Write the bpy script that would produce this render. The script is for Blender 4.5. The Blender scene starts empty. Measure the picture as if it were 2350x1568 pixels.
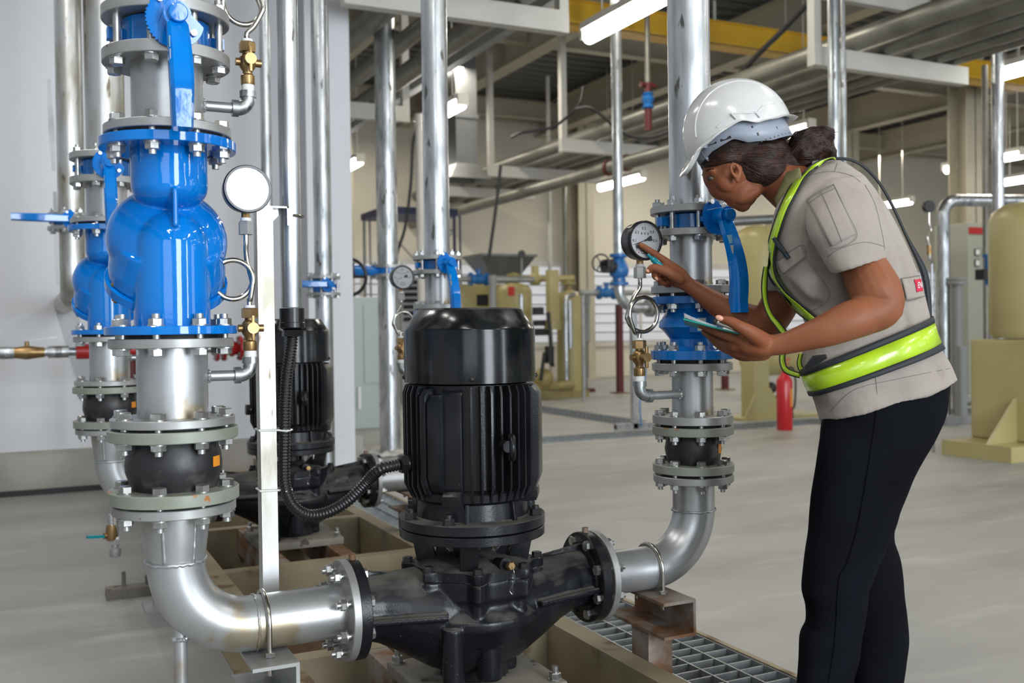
import bpy, bmesh, math, random
from mathutils import Vector, Matrix, noise
random.seed(7)
V = Vector
PI = math.pi
sc = bpy.context.scene
col = sc.collection

# ------------------------------------------------------------------ camera
F = 2285.0                                  # 35 mm lens on a 36 mm sensor, in pixels of the 2350 wide frame
TH = math.atan2(1105, F)
CAM = V((0, 0, 1.08))
_r = V((math.cos(TH), -math.sin(TH), 0)); _d = V((math.sin(TH), math.cos(TH), 0)); _u = V((0, 0, 1))
_p = math.radians(0.80); _ro = 0.0135
CD = _d * math.cos(_p) - _u * math.sin(_p)
_u1 = _u * math.cos(_p) + _d * math.sin(_p)
CR = _r * math.cos(_ro) - _u1 * math.sin(_ro)
CU = _u1 * math.cos(_ro) + _r * math.sin(_ro)


def ray(px, py):
    return CD + CR * ((px - 1175) / F) - CU * ((py - 784) / F)


def at_y(px, py, y):
    r = ray(px, py); return CAM + r * (y / r.y)


def at_x(px, py, x):
    r = ray(px, py); return CAM + r * (x / r.x)


def at_z(px, py, z):
    r = ray(px, py); return CAM + r * ((z - CAM.z) / r.z)


def at_d(px, py, depth):
    return CAM + ray(px, py) * depth


def zv(x, y, py):
    """height on the vertical line through (x, y) that is seen on image row py"""
    P0 = V((x, y, 0)) - CAM
    k = 784 - py
    return (k * P0.dot(CD) - F * P0.dot(CU)) / (F * CU.z - k * CD.z)


cam_d = bpy.data.cameras.new('camera'); cam = bpy.data.objects.new('camera', cam_d); col.objects.link(cam)
cam_d.sensor_width = 36; cam_d.lens = 36 * F / 2350
cam.matrix_world = Matrix(((CR.x, CU.x, -CD.x, CAM.x), (CR.y, CU.y, -CD.y, CAM.y), (CR.z, CU.z, -CD.z, CAM.z), (0, 0, 0, 1)))
cam_d.clip_start = 0.05; cam_d.clip_end = 200
cam_d.dof.use_dof = True; cam_d.dof.focus_distance = 2.42; cam_d.dof.aperture_fstop = 4.0
sc.camera = cam


# ------------------------------------------------------------------ materials
def _n(nt, kind, **kw):
    n = nt.nodes.new(kind)
    for k, v in kw.items():
        setattr(n, k, v)
    return n


def srgb(*c):
    return tuple(((x / 255) / 12.92 if x / 255 <= 0.04045 else (((x / 255) + 0.055) / 1.055) ** 2.4) for x in c)


MATS = {}


def M(name, c, rough=0.5, metal=0.0, c2=None, scale=6.0, stretch=(1, 1, 1), lo=0.4, hi=0.65, detail=5.0, c3=None, s3=30.0, t3=0.68, w3=0.05,
      bump=0.0, bscale=60.0, bdist=0.002, rvar=0.0, coat=0.0, spec=0.5, trans=0.0, emit=None, estr=0.0, alpha=1.0, aniso=0.0, sheen=0.0, sss=0.0, dust=None):
    m = bpy.data.materials.new(name); m.use_nodes = True; nt = m.node_tree
    b = nt.nodes['Principled BSDF']
    b.inputs['Roughness'].default_value = rough; b.inputs['Metallic'].default_value = metal
    b.inputs['Coat Weight'].default_value = coat; b.inputs['Coat Roughness'].default_value = 0.08
    b.inputs['Specular IOR Level'].default_value = spec
    b.inputs['Transmission Weight'].default_value = trans
    b.inputs['Anisotropic'].default_value = aniso
    b.inputs['Sheen Weight'].default_value = sheen
    if sss:
        b.inputs['Subsurface Weight'].default_value = sss; b.inputs['Subsurface Radius'].default_value = (0.012, 0.005, 0.003); b.inputs['Subsurface Scale'].default_value = 0.6
    if emit:
        b.inputs['Emission Color'].default_value = (*emit, 1); b.inputs['Emission Strength'].default_value = estr
    base = b.inputs['Base Color']; base.default_value = (*c, 1)
    if c2 or bump or rvar or c3:
        tc = _n(nt, 'ShaderNodeTexCoord'); mp = _n(nt, 'ShaderNodeMapping'); mp.inputs['Scale'].default_value = stretch
        nt.links.new(tc.outputs['Object'], mp.inputs['Vector'])
        last = None
        if c2 or rvar:
            no = _n(nt, 'ShaderNodeTexNoise'); no.inputs['Scale'].default_value = scale; no.inputs['Detail'].default_value = detail
            nt.links.new(mp.outputs['Vector'], no.inputs['Vector'])
            ra = _n(nt, 'ShaderNodeMapRange'); ra.inputs['From Min'].default_value = lo; ra.inputs['From Max'].default_value = hi
            nt.links.new(no.outputs['Fac'], ra.inputs['Value'])
            if c2:
                mx = _n(nt, 'ShaderNodeMix', data_type='RGBA'); mx.inputs[6].default_value = (*c, 1); mx.inputs[7].default_value = (*c2, 1)
                nt.links.new(ra.outputs['Result'], mx.inputs[0]); nt.links.new(mx.outputs[2], base); last = mx.outputs[2]
            if rvar:
                mr = _n(nt, 'ShaderNodeMapRange'); mr.inputs['To Min'].default_value = rough - rvar; mr.inputs['To Max'].default_value = rough + rvar
                nt.links.new(ra.outputs['Result'], mr.inputs['Value']); nt.links.new(mr.outputs['Result'], b.inputs['Roughness'])
        if c3:
            n3 = _n(nt, 'ShaderNodeTexNoise'); n3.inputs['Scale'].default_value = s3; n3.inputs['Detail'].default_value = 4
            nt.links.new(mp.outputs['Vector'], n3.inputs['Vector'])
            r3 = _n(nt, 'ShaderNodeMapRange'); r3.inputs['From Min'].default_value = t3; r3.inputs['From Max'].default_value = t3 + w3
            nt.links.new(n3.outputs['Fac'], r3.inputs['Value'])
            m3 = _n(nt, 'ShaderNodeMix', data_type='RGBA'); m3.inputs[6].default_value = (*c, 1); m3.inputs[7].default_value = (*c3, 1)
            if last: nt.links.new(last, m3.inputs[6])
            nt.links.new(r3.outputs['Result'], m3.inputs[0]); nt.links.new(m3.outputs[2], base)
        if dust:                                # settled dust: lies on faces that point up
            ge = _n(nt, 'ShaderNodeNewGeometry'); sx_ = _n(nt, 'ShaderNodeSeparateXYZ'); nt.links.new(ge.outputs['True Normal'], sx_.inputs[0])
            nd = _n(nt, 'ShaderNodeTexNoise'); nd.inputs['Scale'].default_value = 16; nt.links.new(mp.outputs['Vector'], nd.inputs['Vector'])
            ad = _n(nt, 'ShaderNodeMath', operation='ADD'); nt.links.new(sx_.outputs['Z'], ad.inputs[0]); nt.links.new(nd.outputs['Fac'], ad.inputs[1])
            rd = _n(nt, 'ShaderNodeMapRange'); rd.inputs['From Min'].default_value = 1.05; rd.inputs['From Max'].default_value = 1.5; rd.inputs['To Max'].default_value = 0.75; nt.links.new(ad.outputs[0], rd.inputs['Value'])
            md_ = _n(nt, 'ShaderNodeMix', data_type='RGBA'); md_.inputs[7].default_value = (*dust, 1); nt.links.new(rd.outputs['Result'], md_.inputs[0])
            src = base.links[0].from_socket; nt.links.new(src, md_.inputs[6]); nt.links.new(md_.outputs[2], base)
            rr_ = _n(nt, 'ShaderNodeMapRange'); rr_.inputs['To Min'].default_value = rough; rr_.inputs['To Max'].default_value = 0.9; nt.links.new(rd.outputs['Result'], rr_.inputs['Value'])
            nt.links.new(rr_.outputs['Result'], b.inputs['Roughness'])
        if bump:
            nb = _n(nt, 'ShaderNodeTexNoise'); nb.inputs['Scale'].default_value = bscale; nb.inputs['Detail'].default_value = 3
            nt.links.new(mp.outputs['Vector'], nb.inputs['Vector'])
            bu = _n(nt, 'ShaderNodeBump'); bu.inputs['Strength'].default_value = bump; bu.inputs['Distance'].default_value = bdist
            nt.links.new(nb.outputs['Fac'], bu.inputs['Height']); nt.links.new(bu.outputs['Normal'], b.inputs['Normal'])
    MATS[name] = m
    return m


# ------------------------------------------------------------------ mesh builder
def frame_from(axis):
    a = V(axis).normalized()
    t = V((0, 0, 1)) if abs(a.z) < 0.9 else V((1, 0, 0))
    x = t.cross(a).normalized(); y = a.cross(x)
    return x, y, a


def arc(c, r, a0, a1, n, e1, e2):
    return [V(c) + V(e1) * (r * math.cos(a0 + (a1 - a0) * i / n)) + V(e2) * (r * math.sin(a0 + (a1 - a0) * i / n)) for i in range(n + 1)]


def smooth_path(pts, n=8, closed=False):
    pts = [V(p) for p in pts]; out = []
    N = len(pts)
    for i in range(N if closed else N - 1):
        if closed:
            p0, p1, p2, p3 = pts[(i - 1) % N], pts[i], pts[(i + 1) % N], pts[(i + 2) % N]
        else:
            p1, p2 = pts[i], pts[i + 1]
            p0 = pts[i - 1] if i else p1 * 2 - p2
            p3 = pts[i + 2] if i + 2 < N else p2 * 2 - p1
        for k in range(n):
            t = k / n
            out.append(0.5 * ((2 * p1) + (p2 - p0) * t + (2 * p0 - 5 * p1 + 4 * p2 - p3) * t * t + (3 * p1 - p0 - 3 * p2 + p3) * t ** 3))
    if not closed: out.append(pts[-1])
    return out


class MB:
    def __init__(s):
        s.bm = bmesh.new()

    def ring_faces(s, rings, closed_u=True, closed_v=False, cap0=True, cap1=True):
        bm = s.bm
        R = [[bm.verts.new(p) for p in r] for r in rings]
        n = len(R[0]); m = len(R)
        for i in range(m if closed_v else m - 1):
            a, b = R[i], R[(i + 1) % m]
            for j in range(n if closed_u else n - 1):
                k = (j + 1) % n
                try: bm.faces.new((a[j], a[k], b[k], b[j]))
                except ValueError: pass
        if not closed_v and closed_u:
            if cap0: bm.faces.new(R[0][::-1])
            if cap1: bm.faces.new(R[-1])
        return s

    def lathe(s, prof, o=(0, 0, 0), axis=(0, 0, 1), seg=48, cap0=True, cap1=True):
        x, y, a = frame_from(axis); o = V(o)
        rings = [[o + a * h + (x * math.cos(2 * PI * j / seg) + y * math.sin(2 * PI * j / seg)) * max(r, 1e-5) for j in range(seg)] for r, h in prof]
        return s.ring_faces(rings, cap0=cap0, cap1=cap1)

    def cyl(s, p0, p1, r, r1=None, seg=32):
        p0, p1 = V(p0), V(p1)
        return s.lathe([(r, 0), (r if r1 is None else r1, (p1 - p0).length)], p0, p1 - p0, seg)

    def disc(s, c, axis, r, h, seg=56, ch=0.0015):
        return s.lathe([(r - ch, -h / 2), (r, -h / 2 + ch), (r, h / 2 - ch), (r - ch, h / 2)], c, axis, seg)

    def ringdisc(s, c, axis, r, ri, h, seg=56, ch=0.0015):
        return s.lathe([(ri, -h / 2), (r - ch, -h / 2), (r, -h / 2 + ch), (r, h / 2 - ch), (r - ch, h / 2), (ri, h / 2)], c, axis, seg, False, False) if False else \
            s._closed_lathe([(ri, -h / 2), (r - ch, -h / 2), (r, -h / 2 + ch), (r, h / 2 - ch), (r - ch, h / 2), (ri, h / 2)], c, axis, seg)

    def _closed_lathe(s, prof, o, axis, seg=48):
        x, y, a = frame_from(axis); o = V(o)
        rings = [[o + a * h + (x * math.cos(2 * PI * j / seg) + y * math.sin(2 * PI * j / seg)) * r for j in range(seg)] for r, h in prof]
        return s.ring_faces(rings, closed_v=True)

    def tube(s, pts, r, seg=16, closed=False, caps=True):
        pts = [V(p) for p in pts]; N = len(pts)
        rr = r if isinstance(r, (list, tuple)) else [r] * N
        T = []
        for i in range(N):
            a = pts[(i - 1) % N] if (closed or i) else pts[i]
            b = pts[(i + 1) % N] if (closed or i < N - 1) else pts[i]
            T.append((b - a).normalized())
        x, y, _ = frame_from(T[0]); rings = []
        for i in range(N):
            if i:
                q = T[i - 1].rotation_difference(T[i]); x = q @ x
            x = (x - T[i] * x.dot(T[i])).normalized(); y = T[i].cross(x)
            rings.append([pts[i] + (x * math.cos(2 * PI * j / seg) + y * math.sin(2 * PI * j / seg)) * rr[i] for j in range(seg)])
        return s.ring_faces(rings, closed_v=closed, cap0=caps, cap1=caps)

    def box(s, c, size, M3=None, bev=0.0):
        c = V(c); h = V(size) / 2
        vs = []
        for sx in (-1, 1):
            for sy in (-1, 1):
                for sz in (-1, 1):
                    p = V((sx * h.x, sy * h.y, sz * h.z)); vs.append(s.bm.verts.new(c + (M3 @ p if M3 else p)))
        fs = [s.bm.faces.new([vs[i] for i in q]) for q in ((0, 1, 3, 2), (4, 6, 7, 5), (0, 4, 5, 1), (2, 3, 7, 6), (0, 2, 6, 4), (1, 5, 7, 3))]
        if bev:
            es = list({e for f in fs for e in f.edges})
            bmesh.ops.bevel(s.bm, geom=es, offset=bev, segments=2, affect='EDGES', profile=0.6)
        return s

    def box2(s, a, b, bev=0.0):
        a, b = V(a), V(b)
        return s.box((a + b) / 2, [abs(t) for t in (b - a)], None, bev)

    def bar(s, p0, p1, w, h, up=(0, 0, 1), bev=0.0):
        """rectangular bar from p0 to p1: w across, h along up"""
        p0, p1 = V(p0), V(p1); a = (p1 - p0).normalized(); up = V(up)
        side = a.cross(up).normalized(); u2 = side.cross(a)
        return s.box((p0 + p1) / 2, (w, (p1 - p0).length, h), Matrix((side, a, u2)).transposed(), bev)

    def prism(s, poly, o, ex, ey, depth, bev=0.0):
        """closed outline poly [(u, v)] in the frame (ex, ey) at o, thickened by depth along ex x ey, centred"""
        o, ex, ey = V(o), V(ex).normalized(), V(ey).normalized(); n = ex.cross(ey)
        A = [s.bm.verts.new(o + ex * u + ey * v - n * depth / 2) for u, v in poly]
        B = [s.bm.verts.new(o + ex * u + ey * v + n * depth / 2) for u, v in poly]
        fs = [s.bm.faces.new(A[::-1]), s.bm.faces.new(B)]
        k = len(poly)
        for i in range(k):
            fs.append(s.bm.faces.new((A[i], A[(i + 1) % k], B[(i + 1) % k], B[i])))
        if bev:
            es = list({e for f in fs[:2] for e in f.edges})
            bmesh.ops.bevel(s.bm, geom=es, offset=bev, segments=2, affect='EDGES', profile=0.6)
        return s

    def hexa(s, c, axis, r, h, rot=0.0, ch=0.12):
        x, y, a = frame_from(axis); c = V(c)
        rings = []
        for rr, t in ((r, -0.5), (r, 0.5 - ch), (r * 0.86, 0.5)):
            rings.append([c + a * (h * t) + (x * math.cos(PI / 3 * j + rot) + y * math.sin(PI / 3 * j + rot)) * rr for j in range(6)])
        return s.ring_faces(rings)

    def ball(s, c, r, seg=24, rings=14, M3=None):
        c = V(c); rx, ry, rz = (r, r, r) if not isinstance(r, (tuple, list)) else r
        R = []
        for i in range(1, rings):
            t = PI * i / rings
            R.append([(V((rx * math.sin(t) * math.cos(2 * PI * j / seg), ry * math.sin(t) * math.sin(2 * PI * j / seg), -rz * math.cos(t)))) for j in range(seg)])
        R = [[c + (M3 @ p if M3 else p) for p in q] for q in R]
        return s.ring_faces(R)

    def done(s, name, mat, parent=None, sharp=38, smooth=True, mods=None):
        bm = s.bm
        bmesh.ops.recalc_face_normals(bm, faces=bm.faces)
        off = V((0, 0, 0))
        p = parent
        while p is not None:
            off += p.location; p = p.parent
        if off.length: bmesh.ops.translate(bm, verts=bm.verts, vec=-off)
        me = bpy.data.meshes.new(name); bm.to_mesh(me); bm.free()
        if smooth:
            me.polygons.foreach_set('use_smooth', [True] * len(me.polygons))
            if sharp: me.set_sharp_from_angle(angle=math.radians(sharp))
        me.materials.append(mat if not isinstance(mat, str) else MATS[mat])
        o = bpy.data.objects.new(name, me); col.objects.link(o)
        if parent: o.parent = parent
        return o


def thing(name, label, cat, loc=(0, 0, 0), group=None):
    o = bpy.data.objects.new(name, None); o.empty_display_size = 0.05; col.objects.link(o)
    o.location = loc; o['label'] = label; o['category'] = cat
    if group: o['group'] = group
    return o


def tag(o, label, cat, group=None, kind=None):
    o['label'] = label; o['category'] = cat
    if group: o['group'] = group
    if kind: o['kind'] = kind
    return o


def struct(o, label=None):
    o['kind'] = 'structure'
    if label: o['label'] = label
    return o


KIDS = {}


def kids(o):
    return [c for c in bpy.data.objects if c.parent == o]


def dup(root, delta, label, group=None):
    """copy of a thing with copies of its parts and sub-parts, moved by delta"""
    r = root.copy(); col.objects.link(r); r.location = root.location + V(delta); r['label'] = label
    if group: r['group'] = group

    def rec(src, dst):
        for ch in kids(src):
            c = ch.copy(); c.parent = dst; col.objects.link(c); rec(ch, c)
    rec(root, r)
    return r


def put(src_mesh, name, parent, loc, axis=None, rot=0.0):
    """another object sharing a mesh that was built along +z at the origin; loc is in world space"""
    o = bpy.data.objects.new(name, src_mesh); col.objects.link(o)
    off = V((0, 0, 0)); p = parent
    while p is not None:
        off += p.location; p = p.parent
    o.parent = parent
    if axis is not None:
        x, y, a = frame_from(axis)
        o.rotation_euler = (Matrix((x, y, a)).transposed() @ Matrix.Rotation(rot, 3, 'Z')).to_euler()
    o.location = V(loc) - off
    return o


def mesh_only(mb, name, mat, sharp=38):
    o = mb.done(name, mat, None, sharp); me = o.data; bpy.data.objects.remove(o); return me
# ------------------------------------------------------------------ palette
M('galv', (0.56, 0.58, 0.60), 0.34, 0.85, c2=(0.30, 0.32, 0.33), scale=20, stretch=(1, 1, 0.22), lo=0.40, hi=0.66, c3=(0.13, 0.13, 0.12), s3=34, t3=0.635, rvar=0.08, bump=0.12, bscale=90)
M('galv_rough', (0.54, 0.55, 0.55), 0.40, 0.8, c2=(0.34, 0.32, 0.26), scale=12, stretch=(1, 1, 0.25), lo=0.42, hi=0.62, c3=(0.14, 0.11, 0.08), s3=22, t3=0.63, rvar=0.08, bump=0.18, bscale=60)
M('alu_paint', (0.50, 0.515, 0.53), 0.36, 0.72, c2=(0.40, 0.40, 0.39), scale=7, lo=0.4, hi=0.7, c3=(0.40, 0.345, 0.25), s3=7, t3=0.57, w3=0.05, bump=0.12, bscale=45)
M('flange_grey', (0.40, 0.405, 0.40), 0.42, 0.55, c2=(0.30, 0.30, 0.29), scale=12, lo=0.4, hi=0.7, c3=(0.20, 0.06, 0.05), s3=34, t3=0.70, w3=0.03, bump=0.06)
M('olive_flange', (0.245, 0.265, 0.215), 0.45, 0.15, c2=(0.30, 0.32, 0.28), scale=9, c3=(0.38, 0.15, 0.04), s3=20, t3=0.66, w3=0.03)
M('blue', (0.001, 0.19, 0.64), 0.07, 0.0, c2=(0.002, 0.155, 0.55), scale=8, bump=0.10, bscale=34, bdist=0.002)
M('blue_dull', (0.004, 0.16, 0.52), 0.16, 0.0, c2=(0.008, 0.12, 0.42), scale=9, bump=0.12, bscale=45, bdist=0.002, c3=(0.16, 0.03, 0.03), s3=30, t3=0.72, w3=0.02)
M('blue_far', (0.02, 0.15, 0.42), 0.35)
M('black_cast', (0.007, 0.008, 0.010), 0.28, 0.0, c2=(0.012, 0.013, 0.015), scale=10, spec=0.32, bump=0.35, bscale=260, bdist=0.0012, c3=(0.16, 0.16, 0.16), s3=230, t3=0.735, w3=0.02)
M('black_dusty', (0.007, 0.008, 0.011), 0.28, 0.0, spec=0.32, c2=(0.016, 0.017, 0.019), scale=5, lo=0.48, hi=0.66, bump=0.3, bscale=230, bdist=0.001, c3=(0.16, 0.16, 0.16), s3=220, t3=0.725, w3=0.02, dust=(0.12, 0.115, 0.10))
M('cowl', (0.004, 0.005, 0.006), 0.17, 0.0, c2=(0.010, 0.011, 0.012), scale=7, lo=0.46, hi=0.52, spec=0.3, bump=0.05, bscale=35, rvar=0.06, dust=(0.07, 0.07, 0.07))
M('rubber', (0.018, 0.018, 0.020), 0.45, 0.0, c2=(0.085, 0.082, 0.08), scale=16, lo=0.54, hi=0.74, bump=0.1, bscale=40)
M('hose', (0.010, 0.010, 0.011), 0.30)
M('bolt', (0.52, 0.53, 0.53), 0.30, 0.85, c2=(0.34, 0.34, 0.32), scale=30, c3=(0.22, 0.05, 0.04), s3=60, t3=0.70, w3=0.03)
M('bolt_black', (0.02, 0.02, 0.022), 0.4, 0.2)
M('brass', (0.36, 0.235, 0.105), 0.34, 0.8, c2=(0.28, 0.17, 0.07), scale=30)
M('steel', (0.56, 0.54, 0.50), 0.20, 1.0, c2=(0.46, 0.44, 0.40), scale=30)
M('gasket', (0.008, 0.008, 0.008), 0.6)
M('gauge_black', (0.012, 0.012, 0.014), 0.3)
M('dial', (0.66, 0.67, 0.68), 0.5)
M('ink', (0.03, 0.03, 0.04), 0.6)
M('red_mark', (0.6, 0.04, 0.03), 0.5)
M('ptfe', (0.78, 0.78, 0.76), 0.55)
M('sticker', (0.55, 0.55, 0.52), 0.5, c2=(0.42, 0.42, 0.40), scale=30)
M('sticker_cyan', (0.22, 0.45, 0.55), 0.5)
M('sticker_orange', (0.75, 0.27, 0.02), 0.5)
M('beam_cream', (0.30, 0.25, 0.16), 0.6, 0.0, c2=(0.22, 0.18, 0.11), scale=3, lo=0.4, hi=0.62, c3=(0.12, 0.07, 0.03), s3=7, t3=0.62, w3=0.08)
M('rust', (0.16, 0.075, 0.03), 0.75, 0.1, c2=(0.26, 0.23, 0.20), scale=9, lo=0.42, hi=0.6, bump=0.2)
M('plate_dusty', (0.16, 0.145, 0.12), 0.75, 0.0, c2=(0.23, 0.21, 0.17), scale=6, c3=(0.06, 0.05, 0.04), s3=20, t3=0.64, bump=0.1)
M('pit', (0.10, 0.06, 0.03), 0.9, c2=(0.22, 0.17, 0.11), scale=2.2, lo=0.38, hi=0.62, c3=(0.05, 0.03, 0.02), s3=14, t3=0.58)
M('concrete', (0.335, 0.333, 0.315), 0.5, c2=(0.262, 0.260, 0.246), scale=1.1, stretch=(0.6, 2.2, 1), lo=0.36, hi=0.66, c3=(0.40, 0.395, 0.37), s3=2.6, t3=0.55, w3=0.2, bump=0.05, bscale=30)
M('wall_white', (0.70, 0.715, 0.75), 0.6, c2=(0.67, 0.68, 0.71), scale=0.8)
M('wall_warm', (0.70, 0.655, 0.55), 0.7, c2=(0.65, 0.60, 0.50), scale=0.35)
M('kerb', (0.42, 0.41, 0.37), 0.8, c2=(0.33, 0.31, 0.27), scale=3)
M('deck', (0.135, 0.135, 0.12), 0.5, 0.2)
M('steel_white', (0.62, 0.60, 0.55), 0.5, c2=(0.56, 0.54, 0.48), scale=2)
M('steel_cream', (0.50, 0.46, 0.36), 0.5, c2=(0.45, 0.41, 0.31), scale=2)
M('rack_pipe', (0.25, 0.245, 0.21), 0.42, 0.5, c2=(0.19, 0.185, 0.155), scale=3)
M('yellow', (0.72, 0.42, 0.02), 0.45, c2=(0.62, 0.34, 0.02), scale=2)
M('tan', (0.43, 0.375, 0.17), 0.38, c2=(0.40, 0.345, 0.15), scale=3)
M('tan_dark', (0.33, 0.27, 0.10), 0.45, c2=(0.27, 0.22, 0.08), scale=4)
M('panel_grey', (0.36, 0.37, 0.31), 0.5)
M('panel_green', (0.40, 0.46, 0.44), 0.35)
M('dark', (0.02, 0.02, 0.022), 0.5)
M('navy', (0.015, 0.02, 0.07), 0.5)
M('grey_paint', (0.27, 0.28, 0.28), 0.45)
M('duct', (0.19, 0.195, 0.195), 0.4, 0.6, c2=(0.15, 0.155, 0.155), scale=3)
M('dark_red', (0.10, 0.012, 0.012), 0.5)
M('ext_red', (0.55, 0.012, 0.02), 0.3, coat=0.3)
M('red_paint', (0.42, 0.02, 0.02), 0.4)
M('louver', (0.68, 0.68, 0.70), 0.45, emit=(0.9, 0.93, 1.0), estr=0.42)  # faint glow in the slats stands in for daylight coming through them
M('pen_dark', (0.004, 0.02, 0.026), 0.2, coat=0.4)
M('teal', (0.0, 0.22, 0.25), 0.3)
M('cable', (0.012, 0.012, 0.013), 0.5)
M('tube_light', (0.9, 0.9, 0.9), 0.4, emit=(1.0, 0.97, 0.90), estr=26.0)
M('dark_glass', (0.02, 0.025, 0.03), 0.12)
M('grate', (0.34, 0.37, 0.38), 0.38, 0.7, c2=(0.26, 0.28, 0.29), scale=20)

# glazing of the gauges: clear glass that mirrors the doorway
g = bpy.data.materials.new('glass'); g.use_nodes = True; nt = g.node_tree
for n in list(nt.nodes): nt.nodes.remove(n)
o_ = _n(nt, 'ShaderNodeOutputMaterial'); mxs = _n(nt, 'ShaderNodeMixShader'); tr = _n(nt, 'ShaderNodeBsdfTransparent'); gl = _n(nt, 'ShaderNodeBsdfGlossy')
gl.inputs['Roughness'].default_value = 0.03; fr = _n(nt, 'ShaderNodeFresnel'); fr.inputs['IOR'].default_value = 1.5
nt.links.new(fr.outputs[0], mxs.inputs[0]); nt.links.new(tr.outputs[0], mxs.inputs[1]); nt.links.new(gl.outputs[0], mxs.inputs[2]); nt.links.new(mxs.outputs[0], o_.inputs[0])
MATS['glass'] = g

# ------------------------------------------------------------------ room shell
X0, X1, Y0, YW, Y1, ZC = -6.0, 27.0, -6.0, 7.75, 18.4, 5.7
m = MB()
for a, b in (((X0 - .3, Y0 - .3, -0.35), (1.47, Y1 + .3, 0)), ((2.08, Y0 - .3, -0.35), (X1 + .3, Y1 + .3, 0)), ((1.47, 7.2, -0.35), (2.08, Y1 + .3, 0)), ((1.47, Y0 - .3, -0.35), (2.08, -0.6, 0)), ((1.47, -0.6, -0.36), (2.08, 7.2, -0.3))):
    m.box2(a, b)
struct(m.done('floor', 'concrete', smooth=False))
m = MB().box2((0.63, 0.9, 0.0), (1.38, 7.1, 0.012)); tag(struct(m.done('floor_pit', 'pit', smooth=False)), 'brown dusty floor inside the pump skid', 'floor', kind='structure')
WALLX = 2.2
m = MB().box2((X0, YW, 0), (WALLX, YW + .25, ZC)); struct(m.done('wall_left', 'wall_white', smooth=False))
m = MB().box2((WALLX - .0, YW + .25, 0), (WALLX - .25, Y1, ZC)); struct(m.done('wall_side', 'wall_white', smooth=False))
m = MB().box2((WALLX - .25, Y1, 0), (X1, Y1 + .3, ZC)); struct(m.done('wall_far', 'wall_warm', smooth=False))
m = MB().box2((X0 - .3, Y0, 0), (X0, YW + .25, ZC)); struct(m.done('wall_west', 'wall_white', smooth=False))
m = MB().box2((X1, Y0, 0), (X1 + .3, Y1 + .3, ZC)); struct(m.done('wall_right', 'wall_warm', smooth=False))
# entrance wall behind the photographer, with a tall doorway, a narrower one and windows
DO = [(1.35, 3.45, 0.0, 4.6), (6.9, 7.7, 0.0, 4.6), (-4.6, -0.6, 1.2, 4.4), (12.0, 17.0, 0.9, 4.6), (20.0, 25.0, 0.9, 4.6)]
m = MB(); xs = sorted([(d[0], d) for d in DO]); px_ = X0
for x, d in xs:
    m.box2((px_, Y0 - .3, 0), (d[0], Y0, ZC)); px_ = d[1]
    if d[2] > 0: m.box2((d[0], Y0 - .3, 0), (d[1], Y0, d[2]))
    m.box2((d[0], Y0 - .3, d[3]), (d[1], Y0, ZC))
m.box2((px_, Y0 - .3, 0), (X1, Y0, ZC)); struct(m.done('wall_front', 'wall_white', smooth=False))
# ribbed roof deck, ribs along x
m = MB(); prof = []; y = Y0 - .3
while y < Y1 + .3:
    prof += [(y, 0), (y + .14, 0), (y + .18, .09), (y + .28, .09), (y + .32, 0)]; y += .32
A = [V((X0 - .3, p[0], ZC + p[1])) for p in prof]; B = [V((X1 + .3, p[0], ZC + p[1])) for p in prof]
m.ring_faces([A, B], closed_u=False)
struct(m.done('ceiling', 'deck', smooth=False))
m = MB().box2((X0 - .3, Y0 - .3, ZC + .12), (X1 + .3, Y1 + .3, ZC + .3)); struct(m.done('roof', 'deck', smooth=False))
m = MB().box2((X0, YW - .32, 0), (WALLX + .1, YW, .26)); struct(m.done('baseboard_left', 'kerb', smooth=False))
m = MB().box2((X0, YW - .36, 0), (WALLX + .1, YW - .325, .035)); struct(m.done('trim_1', 'dark', smooth=False))
M('scuff', (0.42, 0.42, 0.43), 0.8, c2=(0.62, 0.63, 0.66), scale=3, lo=.35, hi=.6)
m = MB()
for pts in ([(112, 182), (118, 300), (124, 392)], [(126, 440), (131, 560), (133, 655)]):
    A = [at_y(px, py, YW - .002) for px, py in pts]; m.ring_faces([[p + V((-.012 - .006 * (i % 2), 0, 0)) for i, p in enumerate(A)], [p + V((.010 + .01 * (i % 2), 0, 0)) for i, p in enumerate(A)]], closed_u=False)
struct(m.done('trim_3', 'scuff', smooth=False))

# white column at the end of the left wall, and other columns
def column(name, x, y, w, d, mat, flange=0.02):
    m = MB(); m.box2((x - w / 2, y - d / 2, 0), (x + w / 2, y - d / 2 + flange, ZC)); m.box2((x - w / 2, y + d / 2 - flange, 0), (x + w / 2, y + d / 2, ZC)); m.box2((x - flange / 2, y - d / 2, 0), (x + flange / 2, y + d / 2, ZC))
    m.box2((x - w / 2 - .05, y - d / 2 - .05, 0), (x + w / 2 + .05, y + d / 2 + .05, .03))
    return struct(m.done(name, mat, smooth=False))
column('column_1', WALLX - .16, YW - .22, .34, .4, 'wall_white')
pc = at_d(2219, 600, 16.2); column('column_2', pc.x, pc.y, .40, .36, 'steel_cream')
column('column_3', 10.3, 17.9, .36, .36, 'steel_cream')
column('column_4', 15.2, 15.5, .36, .36, 'steel_cream')
column('column_5', 5.2, 17.9, .36, .36, 'steel_cream')

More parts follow.
